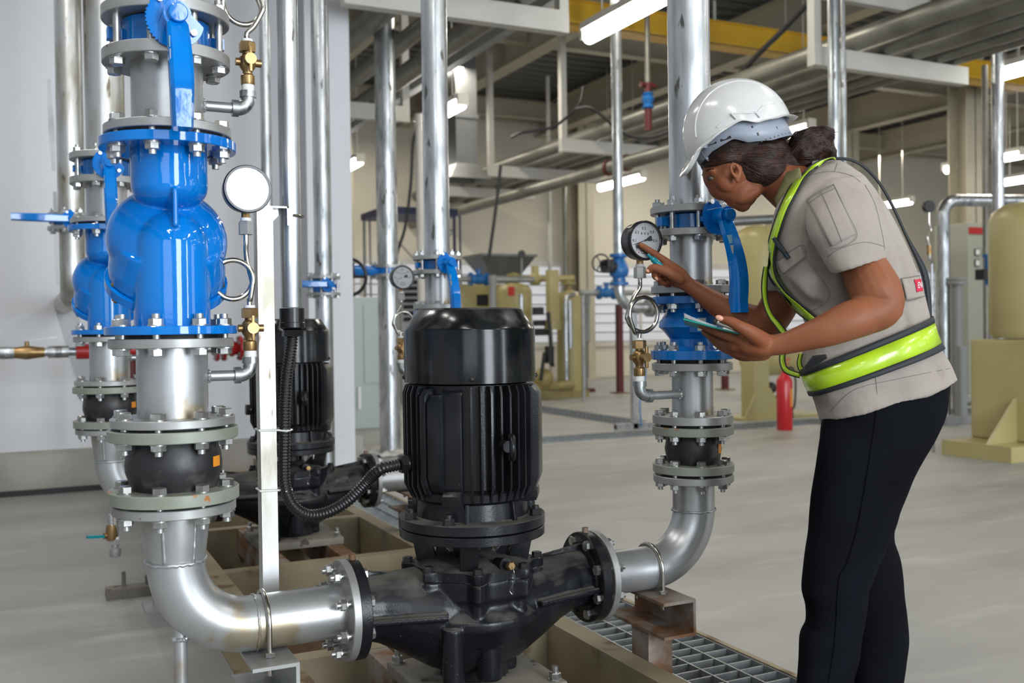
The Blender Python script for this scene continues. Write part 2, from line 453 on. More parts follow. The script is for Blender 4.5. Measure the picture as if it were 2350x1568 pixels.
# roof beams along y (I sections) and cross beams
def ibeam(name, p0, p1, h, w, mat):
    p0, p1 = V(p0), V(p1); m = MB(); t = .02
    m.bar(p0 + V((0, 0, t / 2)), p1 + V((0, 0, t / 2)), w, t); m.bar(p0 + V((0, 0, h - t / 2)), p1 + V((0, 0, h - t / 2)), w, t); m.bar(p0 + V((0, 0, h / 2)), p1 + V((0, 0, h / 2)), t * .7, h - 2 * t)
    return struct(m.done(name, mat, smooth=False))
for i, x in enumerate((-3.0, 0.6, 4.15, 6.6, 9.6, 12.4, 15.2, 18.4, 21.6)):
    ibeam('beam_%d' % (i + 1), (x, Y0, 5.0), (x, Y1, 5.0), .62, .26, 'steel_cream')
for i, y in enumerate((2.5, 8.6, 13.0, 17.6)):
    ibeam('crossbeam_%d' % (i + 1), (X0 if y < 7 else WALLX, y, 5.2), (X1, y, 5.2), .34, .18, 'steel_cream')
# louvred strip along the foot of the far wall
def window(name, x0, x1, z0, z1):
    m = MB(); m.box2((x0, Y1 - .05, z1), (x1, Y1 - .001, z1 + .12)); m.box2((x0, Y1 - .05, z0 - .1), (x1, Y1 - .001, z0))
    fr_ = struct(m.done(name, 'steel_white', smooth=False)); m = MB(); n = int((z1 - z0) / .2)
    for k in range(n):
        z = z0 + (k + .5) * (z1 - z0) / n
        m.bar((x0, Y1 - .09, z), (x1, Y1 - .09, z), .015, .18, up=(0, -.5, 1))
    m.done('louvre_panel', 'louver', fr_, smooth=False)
    m = MB(); m.box2((x0, Y1 - .012, z0), (x1, Y1 - .002, z1)); m.done('gap_shade_sheet', 'grey_paint', fr_, smooth=False)  # grey sheet added behind the slats to stand in for the shade in the gaps
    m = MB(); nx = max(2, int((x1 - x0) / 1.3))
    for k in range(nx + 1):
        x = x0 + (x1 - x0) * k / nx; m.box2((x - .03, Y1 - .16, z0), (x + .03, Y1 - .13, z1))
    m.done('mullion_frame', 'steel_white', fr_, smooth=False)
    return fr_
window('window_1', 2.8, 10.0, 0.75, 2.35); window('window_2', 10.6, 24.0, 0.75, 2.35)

# ------------------------------------------------------------------ light
w = bpy.data.worlds.new('sky'); sc.world = w; w.use_nodes = True
bg = w.node_tree.nodes['Background']; bg.inputs[0].default_value = (0.80, 0.90, 1.0, 1); bg.inputs[1].default_value = 1.2


def area(name, loc, sx, sy, power, color, rot):
    l = bpy.data.lights.new(name, 'AREA'); l.shape = 'RECTANGLE'; l.size = sx; l.size_y = sy; l.energy = power; l.color = color
    o = bpy.data.objects.new(name, l); col.objects.link(o); o.location = loc; o.rotation_euler = rot; return o
# daylight coming in at each doorway and window of the entrance wall (areas face +y)
for i, d in enumerate(DO):
    A_ = (d[1] - d[0]) * (d[3] - d[2])
    area('daylight', ((d[0] + d[1]) / 2, Y0 - .1, (d[2] + d[3]) / 2), d[1] - d[0], d[3] - d[2], A_ * (74 if i < 2 else 10), (0.86, 0.93, 1.0), (PI / 2, 0, 0))


def tube_lamp(p0, p1, label, r=.06):
    p0, p1 = V(p0), V(p1); t = thing('ceiling_light', label, 'ceiling light', (p0 + p1) / 2 + V((0, 0, .11)), 'linear ceiling lights')
    a = (p1 - p0).normalized()
    m = MB(); m.bar(p0 + V((0, 0, .085)), p1 + V((0, 0, .085)), .17, .06); m.bar(p0 - a * .05 + V((0, 0, .05)), p0 + V((0, 0, .05)), .13, .13); m.bar(p1 + V((0, 0, .05)), p1 + a * .05 + V((0, 0, .05)), .13, .13); m.done('housing', 'steel_white', t, smooth=False)
    m = MB(); m.tube([p0, p1], r, 12); m.done('diffuser', 'tube_light', t)
    m = MB()
    for f in (.2, .8):
        q = p0.lerp(p1, f) + V((0, 0, .1)); m.cyl(q, (q.x, q.y, ZC), .008, seg=6)
    m.done('hanger_rod', 'steel_white', t)
    return t
TZ = 3.6
LAMPS = [((1345, 85), (1530, -5), 'bright linear light largest in view, above the pressure gauge pipe'),
         ((962, 290), (1062, 240), 'linear light showing either side of the tall pipe over the motor'),
         ((803, 385), (822, 371), 'small glowing light end beside the white column'),
         ((1380, 432), (1472, 407), 'linear light crossed by the slim pipe above the blue gate valve'),
         ((2312, 172), (2480, 120), 'linear light at the upper right edge, right of the cream column'),
         ((2308, 364), (2337, 355), 'short light right of the cream column at mid height'),
         ((2314, 421), (2375, 405), 'light above the top of the tan tank at the right edge'),
         ((2000, 476), (2092, 463), 'linear light just behind the worker\'s back'),
         ((1800, 312), (1850, 293), 'linear light glowing behind the worker\'s hair bun'),
         ((2178, 391), (2187, 386), 'tiny distant light beside the cream column')]
for a, b, l in LAMPS:
    p, q = at_z(*a, TZ), at_z(*b, TZ); x = (p.x + q.x) / 2
    tube_lamp((x, min(p.y, q.y), TZ), (x, max(p.y, q.y), TZ), l)
# unseen lamps added for overhead light, continuing the rows over and behind the photographer
for x in (-0.6, 4.25, 9.1, 13.6):
    for y in (-3.6, -.6, 2.4, 5.2):
        if y > 4.5 and x > 0: continue
        area('fill_lamp', (x, y, 4.3), 1.4, .16, 58, (1.0, 0.97, 0.92), (0, 0, PI / 2))
for x in (5.4, 11.5, 16.5):
    for y in (8.5, 12.5, 16.0):
        area('fill_lamp', (x, y, 4.7), 1.4, .16, 90, (1.0, 0.93, 0.80), (0, 0, PI / 2))  # warm fill lamps added to brighten the far hall, apart from the lamp rows
sc.view_settings.view_transform = 'Standard'; sc.view_settings.look = 'None'; sc.view_settings.gamma = 1.0; sc.view_settings.use_curve_mapping = False
sc.view_settings.exposure = -0.38
sc.cycles.max_bounces = 8; sc.cycles.diffuse_bounces = 4; sc.cycles.glossy_bounces = 3; sc.cycles.caustics_reflective = False; sc.cycles.caustics_refractive = False; sc.cycles.adaptive_threshold = 0.015
# ------------------------------------------------------------------ shared pieces
XL, XR, YP = 0.275, 1.642, 2.256          # axes of the two risers of the front pump
XP, ZA = 0.975, 0.427                     # pump axis and height of its ports
STEP = 1.894                              # distance to the next pump behind
zL = lambda py: zv(XL, YP, py)
zR = lambda py: zv(XR, YP, py)
BM = {}


def bolt_mesh(grip, r=.0155, mat='bolt'):
    k = (round(grip, 4), r, mat)
    if k not in BM:
        m = MB(); h = grip / 2; hr = r * .85
        m.lathe([(r * 1.12, -h - .003), (r * 1.12, -h)], seg=16); m.hexa((0, 0, -h - .003 - hr / 2), (0, 0, -1), r, hr)
        m.lathe([(r * 1.12, h), (r * 1.12, h + .003)], seg=16); m.hexa((0, 0, h + .003 + hr / 2), (0, 0, 1), r, hr)
        m.cyl((0, 0, -h - .004), (0, 0, h + .003 + hr + r * .6), r * .52, seg=12)
        BM[k] = mesh_only(m, 'flange_bolt', mat)
    return BM[k]


def bolts(parent, c, axis, R, n, grip, rot=None, r=.0155, mat='bolt', name='flange_bolt'):
    x, y, a = frame_from(axis); me = bolt_mesh(grip, r, mat); c = V(c)
    rot = PI / n if rot is None else rot
    for i in range(n):
        t = 2 * PI * i / n + rot
        put(me, name, parent, c + (x * math.cos(t) + y * math.sin(t)) * R, axis, random.uniform(0, 1.0))


def remeshed(mb, voxel, it=6, fac=0.5):
    me = bpy.data.meshes.new('t'); bmesh.ops.recalc_face_normals(mb.bm, faces=mb.bm.faces); mb.bm.to_mesh(me); mb.bm.free()
    o = bpy.data.objects.new('t', me); col.objects.link(o)
    r = o.modifiers.new('r', 'REMESH'); r.mode = 'VOXEL'; r.voxel_size = voxel; r.use_smooth_shade = True
    s = o.modifiers.new('s', 'SMOOTH'); s.iterations = it; s.factor = fac
    dg = bpy.context.evaluated_depsgraph_get(); ev = o.evaluated_get(dg)
    m2 = bpy.data.meshes.new_from_object(ev)
    out = MB(); out.bm.from_mesh(m2)
    bpy.data.objects.remove(o); bpy.data.meshes.remove(me); bpy.data.meshes.remove(m2)
    return out


def weld(m, c, axis, r, w=.006, seed=0):
    x, y, a = frame_from(axis); c = V(c); rnd = random.Random(seed)
    pts = [c + (x * math.cos(2 * PI * i / 72) + y * math.sin(2 * PI * i / 72)) * (r + rnd.uniform(-.0008, .001)) + a * rnd.uniform(-.0015, .0015) for i in range(72)]
    m.tube(pts, [w * rnd.uniform(.75, 1.15) for _ in range(72)], 8, closed=True)


def butterfly_valve(x, y, z0, z1, rf, rp, label, lever='down', L=.245, gap=.024):
    """wafer valve between two flanges whose facing sides are at z0 (lower) and z1 (upper)"""
    t = thing('butterfly_valve', label, 'valve', (x, y, z0), 'butterfly valves')
    zm = (z0 + z1) / 2; h = z1 - z0; k = rf / .13
    m = MB(); m.lathe([(rp + .008, -h / 2), (rp + .016, -h / 2 + .004), (rp + .016, h / 2 - .004), (rp + .008, h / 2)], (x, y, zm)); m.box2((x - rp - .045, y - .012, zm - .012), (x + rp + .045, y + .012, zm + .012))
    m.cyl((x, y, zm), (x, y - rp - .05, zm), .022 * k, seg=20); m.box2((x - .045 * k, y - rp - .052, zm - .007), (x + .045 * k, y - rp - .02, zm + .007)); m.done('valve_body', 'blue_dull', t)
    yp = y - rp - .062
    # toothed quadrant plate facing -y
    R = .058 * k; pl = []
    for i in range(61):
        a = math.radians(100 + 250 * i / 60)
        rr = R * (1.0 if (i % 2) else .93) if 10 < i < 34 else R * .98
        pl.append((rr * math.cos(a), rr * math.sin(a)))
    m = MB(); m.prism(pl, (x, yp, zm + .004), (1, 0, 0), (0, 0, 1), .008); m.done('notch_plate', 'blue', t)
    m = MB(); m.cyl((x + R * .62, yp - .002, zm - .02), (x + R * .62, yp - .012, zm - .02), .0065, seg=12); m.cyl((x - R * .5, yp - .002, zm + .042), (x - R * .5, yp - .012, zm + .042), .0065, seg=12); m.done('plate_screw', 'bolt', t)
    m = MB(); m.cyl((x, yp + .002, zm + .004), (x, yp - .045, zm + .004), .027 * k, seg=28); m.lathe([(.019 * k, 0), (.019 * k, .012), (.017 * k, .014)], (x, yp - .045, zm + .004), (0, -1, 0), 24)
    # lever: sickle in the y-z plane, or horizontal along -x
    n = 16; rings = []
    for i in range(n + 1):
        f = i / n; out = .032 + .075 * math.sin(min(1, f * 1.15) * PI * .62); d = L * f
        wdt = (.0195 + .003 * math.sin(f * PI)) * k ** .5; th = .013 + .012 * f
        c = V((x, yp - out * .8, zm + .004 - d)) if lever == 'down' else V((x - d, yp - .03 - .01 * f, zm + .004))
        e1 = V((1, 0, 0)) if lever == 'down' else V((0, 0, 1)); e2 = V((0, 1, 0))
        rings.append([c + e1 * (wdt * sx) + e2 * (th * sy) for sx, sy in ((-1, -.6), (-.7, -1), (.7, -1), (1, -.6), (1, .6), (.7, 1), (-.7, 1), (-1, .6))])
    m.ring_faces(rings); lv = m.done('lever', 'blue', t)
    if lever == 'down':
        m = MB(); m.box((x - .0205 * k ** .5, yp - .07, zm - .062), (.0012, .026, .022)); m.done('label_sticker', 'sticker_cyan', lv, smooth=False)
        m = MB(); m.box((x - .0205 * k ** .5, yp - .074, zm - .089), (.0012, .028, .022)); m.done('label_sticker', 'sticker', lv, smooth=False)
    return t


def flange(t, c, axis, r, h, mat, name='flange', ri=.05):
    return MB().disc(c, axis, r, h).done(name, mat, t) if ri is None else MB().ringdisc(c, axis, r, ri, h).done(name, mat, t)


def gauge_set(x0, y, zb, dx, rp, gz, gx, coil_r, labels, glare=True, zc=None, turn=1, coff=.035):
    """pressure tapping: nipple and elbow, brass cock, coiled siphon tube, gauge; x0 is the riser axis, dx = +-1 the side it points to"""
    xe = gx
    t = thing('elbow_fitting', labels[0], 'pipe fitting', (x0 + dx * rp, y, zb - .03), 'gauge tappings')
    m = MB(); m.tube([(x0 + dx * (rp - .008), y, zb), (xe - dx * .03, y, zb)], .0115, 16); weld(m, (x0 + dx * (rp + .001), y, zb), (1, 0, 0), .0115, .004); m.done('nipple', 'alu_paint', t)
    m = MB(); p = [V((xe - dx * .03, y, zb))] + arc((xe - dx * .024, y, zb + .024), .024, -PI / 2, 0, 8, (dx, 0, 0), (0, 0, 1)) + [V((xe, y, zb + .03))]
    m.tube(p, .0155, 18); m.cyl((xe - dx * .036, y, zb), (xe - dx * .022, y, zb), .0185, seg=20); m.cyl((xe, y, zb + .026), (xe, y, zb + .040), .0185, seg=20); m.done('elbow', 'galv', t)
    m = MB(); m.cyl((xe, y, zb + .040), (xe, y, zb + .054), .0135, seg=18); m.done('thread_tape', 'ptfe', t)
    t2 = thing('gauge_cock', labels[1], 'valve', (xe, y, zb + .054), 'brass gauge cocks')
    z = zb + .054
    m = MB(); m.lathe([(.0145, 0), (.0155, .003), (.0155, .020), (.011, .024), (.011, .030), (.017, .038), (.019, .050), (.017, .062), (.011, .068), (.011, .074)], (xe, y, z), seg=24)
    m.hexa((xe, y, z + .084), (0, 0, 1), .019, .022); m.cyl((xe + .030, y, z + .05), (xe - .026, y, z + .05), .0085, seg=14); m.cyl((xe, y, z + .05), (xe, y - .028, z + .05), .011, seg=18); m.done('cock_body', 'brass', t2)
    m = MB(); m.cyl((xe, y - .026, z + .05), (xe, y - .040, z + .05), .0125, seg=18); m.bar((xe, y - .035, z + .022), (xe, y - .035, z + .078), .007, .009, up=(0, 1, 0), bev=.002); m.done('tee_handle', 'brass', t2)
    m = MB(); m.cyl((xe, y, z + .095), (xe, y, z + .101), .0125, seg=18); m.done('thread_tape', 'ptfe', t2)
    if zc is None: zc = z + .19
    t3 = thing('siphon_tube', labels[2], 'tube', (xe, y, z + .1), 'coiled siphon tubes')
    s = turn; R = coil_r; cx = xe - s * coff
    pts = [V((xe, y, z + .1)), V((xe, y, z + .115)), V((xe + (cx + s * R * .86 - xe) * .55, y - .003, zc - R * 1.05))]
    pts += [V((cx + s * R * math.cos(q), y - .006 + .014 * (k / 24), zc + R * math.sin(q))) for k, q in ((k, -.25 + (2 * PI + .2) * k / 24) for k in range(25))]
    ex = gx - s * .005
    pts += [V((cx + s * R * .80 + (ex - cx - s * R * .80) * .35, y + .006, zc + R * .95)), V((ex, y + .003, zc + R * 1.55)), V((ex, y, zc + R * 1.9)), V((ex, y, gz - .085))]
    m = MB(); m.tube(smooth_path(pts, 4), .0058, 12); m.done('coil_tube', 'steel', t3)
    m = MB(); m.hexa((gx - s * .005, y, gz - .083), (0, 0, 1), .0165, .030); m.done('union_nut', 'flange_grey', t3)
    m = MB(); m.cyl((gx - s * .005, y, gz - .069), (gx - s * .005, y, gz - .061), .012, seg=16); m.done('thread_tape', 'ptfe', t3)
    return pressure_gauge(gx - s * .005, y, gz, labels[3]) if labels[3] else None


def text_mesh(body, size, c, ex, ey, mat, parent, name, align='CENTER', ext=.0003):
    cu = bpy.data.curves.new('t', 'FONT'); cu.body = body; cu.size = size; cu.align_x = align; cu.align_y = 'CENTER'; cu.extrude = ext
    o = bpy.data.objects.new('t', cu); col.objects.link(o)
    ex, ey = V(ex).normalized(), V(ey).normalized(); n = ex.cross(ey)
    dg = bpy.context.evaluated_depsgraph_get(); me = bpy.data.meshes.new_from_object(o.evaluated_get(dg)); bpy.data.objects.remove(o)
    me.transform(Matrix((ex, ey, n)).transposed().to_4x4()); me.transform(Matrix.Translation(V(c)))
    m = MB(); m.bm.from_mesh(me); return m.done(name, mat, parent, smooth=False)


def pressure_gauge(x, y, z, label, R=.05):
    """round gauge facing -y"""
    t = thing('pressure_gauge', label, 'pressure gauge', (x, y, z - .06), 'pressure gauges')
    ax = (0, -1, 0); yb = y + .018
    m = MB(); m.lathe([(R * .9, 0), (R * .97, .002), (R * .985, .03), (R * 1.05, .034), (R * 1.06, .046), (R * 1.02, .050), (R * .93, .050), (R * .93, .043), (.001, .043)], (x, yb, z), ax, 56, True, False); m.done('case', 'gauge_black', t)
    m = MB(); m.cyl((x, y, z - R - .013), (x, y, z - R + .004), .0095, seg=8); m.cyl((x, y, z - R - .011), (x, y, z - R + .006), .008, seg=16); m.done('stem', 'brass', t)
    yd = yb - .0435
    m = MB(); m.cyl((x, yd + .0005, z), (x, yd, z), R * .925, seg=48); d = m.done('dial', 'dial', t)
    m = MB(); nt_ = 30; a0, a1 = math.radians(225), math.radians(-45)
    for i in range(nt_ + 1):
        a = a0 + (a1 - a0) * i / nt_; L = .009 if i % 5 == 0 else .004
        c, s_ = math.cos(a), math.sin(a)
        m.bar((x + c * R * .88, yd - .0003, z + s_ * R * .88), (x + c * (R * .88 - L), yd - .0003, z + s_ * (R * .88 - L)), .0007, .0004, up=(0, 1, 0))
    m.done('scale_mark', 'ink', d, smooth=False)
    for i, tx in enumerate(('0', '0.1', '0.2', '0.3', '0.4', '0.5')):
        a = math.radians(213 - 42.6 * i) if i else math.radians(216)
        a = math.radians([218, 182, 140, 95, 45, 0][i])
        text_mesh(tx, .0105, (x + math.cos(a) * R * .64, yd - .0004, z + math.sin(a) * R * .64), (1, 0, 0), (0, 0, 1), 'ink', d, 'numeral')
    m = MB()
    for k in range(3):
        for q in range(3):
            m.box((x - .010 + .010 * k, yd - .0004, z + .018 + (q - 1) * .002), (.005, .0004, .0008))
        m.box((x - .010 + .010 * k, yd - .0004, z + .018), (.0008, .0004, .006))
    for k, wd in enumerate((.022, .028, .024)):
        m.box((x, yd - .0004, z - .022 - .006 * k), (wd, .0004, .0016))
    m.done('printed_line', 'ink', d, smooth=False)
    m = MB(); m.cyl((x - .020, yd - .0003, z - .032), (x - .020, yd - .0008, z - .032), .0018, seg=10); m.done('printed_dot', 'red_mark', d)
    a = math.radians(198); c, s_ = math.cos(a), math.sin(a); yn = yd - .002
    m = MB(); m.prism([(-.001, -.0012), (R * .78, -.0004), (R * .78, .0004), (-.001, .0012)], (x, yn, z), (c, 0, s_), (-s_, 0, c), .0008)
    m.prism([(-.003, -.0015), (-.014, -.006), (-.022, -.007), (-.022, .007), (-.014, .006), (-.003, .0015)], (x, yn, z), (c, 0, s_), (-s_, 0, c), .0008); m.done('needle', 'ink', t, smooth=False)
    m = MB(); m.cyl((x, yn - .001, z), (x, yn + .001, z), .003, seg=14); m.done('hub', 'steel', t)
    m = MB(); m.cyl((x, yb - .0478, z), (x, yb - .0485, z), R * .93, seg=48); m.done('glass', 'glass', t)
    return t


# ------------------------------------------------------------------ left riser (discharge side) of the front pump
RISER = []                                  # (thing, label for the copy behind)


def left_riser():
    x, y = XL, YP; P = .0745
    vt, vb = (zL(56), zL(30)), (zL(155), zL(128))
    # pipe above the valve
    t = thing('riser_pipe', 'galvanised riser pipe and flange above the large front butterfly valve', 'pipe', (x, y, vt[0]), 'galvanised riser pipes')
    MB().cyl((x, y, vt[0]), (x, y, ZC), .072, seg=40).done('pipe', 'galv_rough', t); flange(t, (x, y, (vt[0] + vt[1]) / 2), (0, 0, 1), .131, vt[1] - vt[0], 'flange_grey', ri=.07)
    RISER.append((t, 'galvanised riser pipe above the second pump\'s left butterfly valve'))
    t = butterfly_valve(x, y, vb[1], vt[0], .13, P, 'blue butterfly valve with hanging lever at the very top left', L=.235)
    zm = (vb[1] + vt[0]) / 2; bolts(t, (x, y, zm), (0, 0, 1), .111, 8, vt[1] - vb[0], name='stud')
    RISER.append((t, 'blue butterfly valve with hanging lever, behind the large blue check valve'))
    # spool with tapping
    s1 = (zL(316), zL(296))
    t = thing('pipe_spool', 'silver flanged pipe spool between butterfly valve and large blue check valve', 'pipe', (x, y, s1[0]), 'flanged pipe spools')
    MB().cyl((x, y, s1[0] + .004), (x, y, vb[1] - .004), P, seg=48).done('pipe', 'alu_paint', t)
    flange(t, (x, y, (vb[0] + vb[1]) / 2), (0, 0, 1), .131, vb[1] - vb[0], 'flange_grey', ri=.07); flange(t, (x, y, (s1[0] + s1[1]) / 2), (0, 0, 1), .131, s1[1] - s1[0], 'flange_grey', ri=.07)
    RISER.append((t, 'silver flanged spool above the second, smaller looking blue check valve'))
    # swing check valve
    c1 = (zL(348), zL(326)); c0 = (zL(768), zL(749))
    t = thing('check_valve', 'large glossy blue cast swing check valve on the front left riser', 'valve', (x, y, c0[0]), 'blue swing check valves')
    m = MB(); zc = zL(548)
    m.cyl((x, y - .004, c1[0] + .008), (x, y - .010, zL(432)), .079, seg=48); m.ball((x, y - .010, zL(432)), (.079, .079, .052), 40, 16)
    m.cyl((x, y - .020, c0[1] - .008), (x, y - .020, zL(572)), .078, seg=48); m.ball((x, y - .020, zL(572)), (.078, .078, .080), 40, 16)
    T = Matrix.Rotation(math.radians(-38), 3, 'X')
    m.ball((x, y + .042, zc), (.127, .100, .130), 48, 24, T)
    ax = V((0, .55, -.83)).normalized(); cc = V((x, y + .060, zL(634)))
    m.lathe([(.112, -.09), (.122, -.03), (.122, 0)], cc, ax, 48)
    m.prism([(-.005, zL(530) - zL(455)), (.005, zL(530) - zL(455)), (.005, .01), (-.005, .01)], (x, y - .072, zL(455)), (1, 0, 0), (0, 0, 1), .06)
    remeshed(m, .0036, 4).done('valve_body', 'blue', t, sharp=None)
    m = MB(); cc = cc + ax * .012
    m.disc(cc, ax, .129, .022); cv = m.done('bonnet_cover', 'blue', t)
    bolts(cv, cc, ax, .113, 10, .026, r=.010, name='cover_bolt', mat='brass')
    flange(t, (x, y, (c1[0] + c1[1]) / 2), (0, 0, 1), .141, c1[1] - c1[0], 'blue'); flange(t, (x, y, (c0[0] + c0[1]) / 2), (0, 0, 1), .136, c0[1] - c0[0], 'blue')
    s2 = (zL(798), zL(777))
    m = MB(); m.cyl((x, y, c1[1] - .001), (x, y, s1[0] + .001), .118, seg=40); m.done('gasket', 'gasket', t)
    m = MB(); m.cyl((x, y, s2[1] - .001), (x, y, c0[0] + .001), .108, seg=40); m.done('gasket', 'gasket', t)
    bolts(t, (x, y, (s1[1] + c1[0]) / 2), (0, 0, -1), .114, 8, s1[1] - c1[0]); bolts(t, (x, y, (s2[0] + c0[1]) / 2), (0, 0, 1), .112, 8, c0[1] - s2[0])
    RISER.append((t, 'second blue swing check valve, partly behind the large front one'))
    # lower spool
    s3 = (zL(975), zL(956))
    t = thing('pipe_spool', 'silver pipe spool with tape residue below the large blue check valve', 'pipe', (x, y, s3[0]), 'flanged pipe spools')
    MB().cyl((x, y, s3[0] + .004), (x, y, s2[1] - .004), P * .985, seg=48).done('pipe', 'alu_paint', t)
    flange(t, (x, y, (s2[0] + s2[1]) / 2), (0, 0, 1), .129, s2[1] - s2[0], 'flange_grey', ri=.07); flange(t, (x, y, (s3[0] + s3[1]) / 2), (0, 0, 1), .129, s3[1] - s3[0], 'flange_grey', ri=.07)
    RISER.append((t, 'silver pipe spool above the second riser\'s rubber joint'))
    # rubber expansion joint
    o1 = (zL(1006), zL(981)); o0 = (zL(1146), zL(1118)); e1 = (zL(1172), zL(1151))
    t = thing('rubber_expansion_joint', 'black rubber expansion joint with olive flanges on the front left riser', 'expansion joint', (x, y, o0[0]), 'rubber expansion joints')
    h0, h1 = o0[1], o1[0]; H = h1 - h0
    m = MB(); m.lathe([(.105, o0[0] - .003), (.105, o0[0]), (.088, h0), (.091, h0 + .1 * H), (.0995, h0 + .35 * H), (.1005, h0 + .5 * H), (.098, h0 + .7 * H), (.091, h0 + .9 * H), (.088, h1), (.105, o1[1]), (.105, o1[1] + .004)], (x, y, 0), seg=56); rb = m.done('rubber_bellows', 'rubber', t)
    a = math.radians(-38); d = V((math.cos(a), math.sin(a), 0)); s_ = V((-math.sin(a), math.cos(a), 0))
    m = MB(); zz = h0 + .55 * H
    m.ring_faces([[V((x, y, z)) + V((math.cos(q), math.sin(q), 0)) * .1013 for q in [a - .14 + .28 * i / 8 for i in range(9)]] for z in (zz - .011, zz + .011)], closed_u=False); m.done('label_sticker', 'sticker_orange', rb)
    flange(t, (x, y, (o1[0] + o1[1]) / 2), (0, 0, 1), .135, o1[1] - o1[0], 'olive_flange', ri=.087); flange(t, (x, y, (o0[0] + o0[1]) / 2), (0, 0, 1), .135, o0[1] - o0[0], 'olive_flange', ri=.087)
    bolts(t, (x, y, (o1[0] + s3[1]) / 2), (0, 0, -1), .111, 8, s3[1] - o1[0]); bolts(t, (x, y, (e1[0] + o0[1]) / 2), (0, 0, -1), .111, 8, o0[1] - e1[0])
    RISER.append((t, 'rubber expansion joint on the second riser, left behind the front one'))
    # reducer elbow to the pump
    t = thing('elbow_pipe', 'silver welded reducing elbow pipe from front left riser to the pump', 'pipe', (x, y, ZA - .06), 'elbow pipes at the pumps')
    Rb = .155; zt = ZA + Rb; zw = zt + .005; xf = .645; rr = .061
    m = MB(); m.tube([(x, y, e1[0]), (x, y, e1[0] - .03), (x, y, zw + .01), (x, y, zw)] + arc((x + Rb, y, zt), Rb, PI, 1.5 * PI, 18, (1, 0, 0), (0, 0, 1)) + [V((xf, y, ZA))], [.0725, .071, .0625, rr] + [rr] * 19 + [rr], 48)
    p = m.done('pipe', 'alu_paint', t)
    m = MB(); weld(m, (x, y, zw), (0, 0, 1), rr + .001, .0048, 1); m.done('weld_bead', 'alu_paint', p, sharp=None); m = MB(); weld(m, (x + Rb + .01, y, ZA), (1, 0, 0), rr, .003, 2); m.done('weld_bead', 'alu_paint', p, sharp=None)
    for a in (-118, -62):
        q = math.radians(a); m = MB(); u = V((math.cos(q), math.sin(q), 0)); pts = [V((x, y, z)) + u * r for z, r in [(e1[0] - .004 - i * (e1[0] - zw - .008) / 14, .0722 - .0105 * i / 14) for i in range(15)]]
        rnd = random.Random(a); m.tube(pts, [rnd.uniform(.003, .0052) for _ in pts], 8); m.done('weld_bead', 'alu_paint', p, sharp=None)
    flange(t, (x, y, (e1[0] + e1[1]) / 2), (0, 0, 1), .128, e1[1] - e1[0], 'flange_grey', ri=.07); flange(t, (xf + .002, y, ZA), (1, 0, 0), .116, .019, 'flange_grey', ri=.058)
    dx = at_y(415, 1500, y).x; m = MB(); m.cyl((dx, y, ZA + .03), (dx, y, ZA - .145), .0145, seg=20); weld(m, (dx, y, ZA - .012), (0, 0, 1), .0145, .005, 4); m.done('drain_nipple', 'alu_paint', t)
    m = MB(); m.hexa((dx, y, ZA - .158), (0, 0, 1), .022, .02); m.lathe([(.018, 0), (.021, .006), (.021, .03), (.013, .036), (.013, .05)], (dx, y, ZA - .215), seg=20); m.done('drain_cock', 'flange_grey', t)
    m = MB(); m.cyl((dx, y, ZA - .1475), (dx, y, ZA - .139), .0165, seg=18); m.done('thread_tape', 'ptfe', t)
    RISER.append((t, 'silver elbow pipe of the second pump, low behind the front riser'))


left_riser()
RP = 0.0745
zb = zL(866)
EL = at_y(577, 866, YP).x
gz = at_y(573, 438, YP)
g_lab = ['galvanised elbow fitting tapped into the spool below the large blue check valve', 'small brass cock below the coiled tube beside the large blue check valve', 'coiled steel siphon tube right of the large blue check valve', 'pressure gauge with white glaring face beside the large blue check valve']
gauge_set(XL, YP, zb, 1, RP, gz.z, at_y(568, 438, YP).x, .043, g_lab, zc=at_y(540, 642, YP).z, turn=1)
zb2 = zL(236)
g_lab = ['galvanised elbow fitting tapped into the upper spool at the top left', 'small brass cock at the top, right of the hanging valve lever', 'coiled steel siphon tube cut off by the top edge', None]
gauge_set(XL, YP, zb2, 1, RP, zb2 + .40, at_y(568, 150, YP).x, .043, g_lab, zc=at_y(568, 12, YP).z, turn=1, coff=.008)
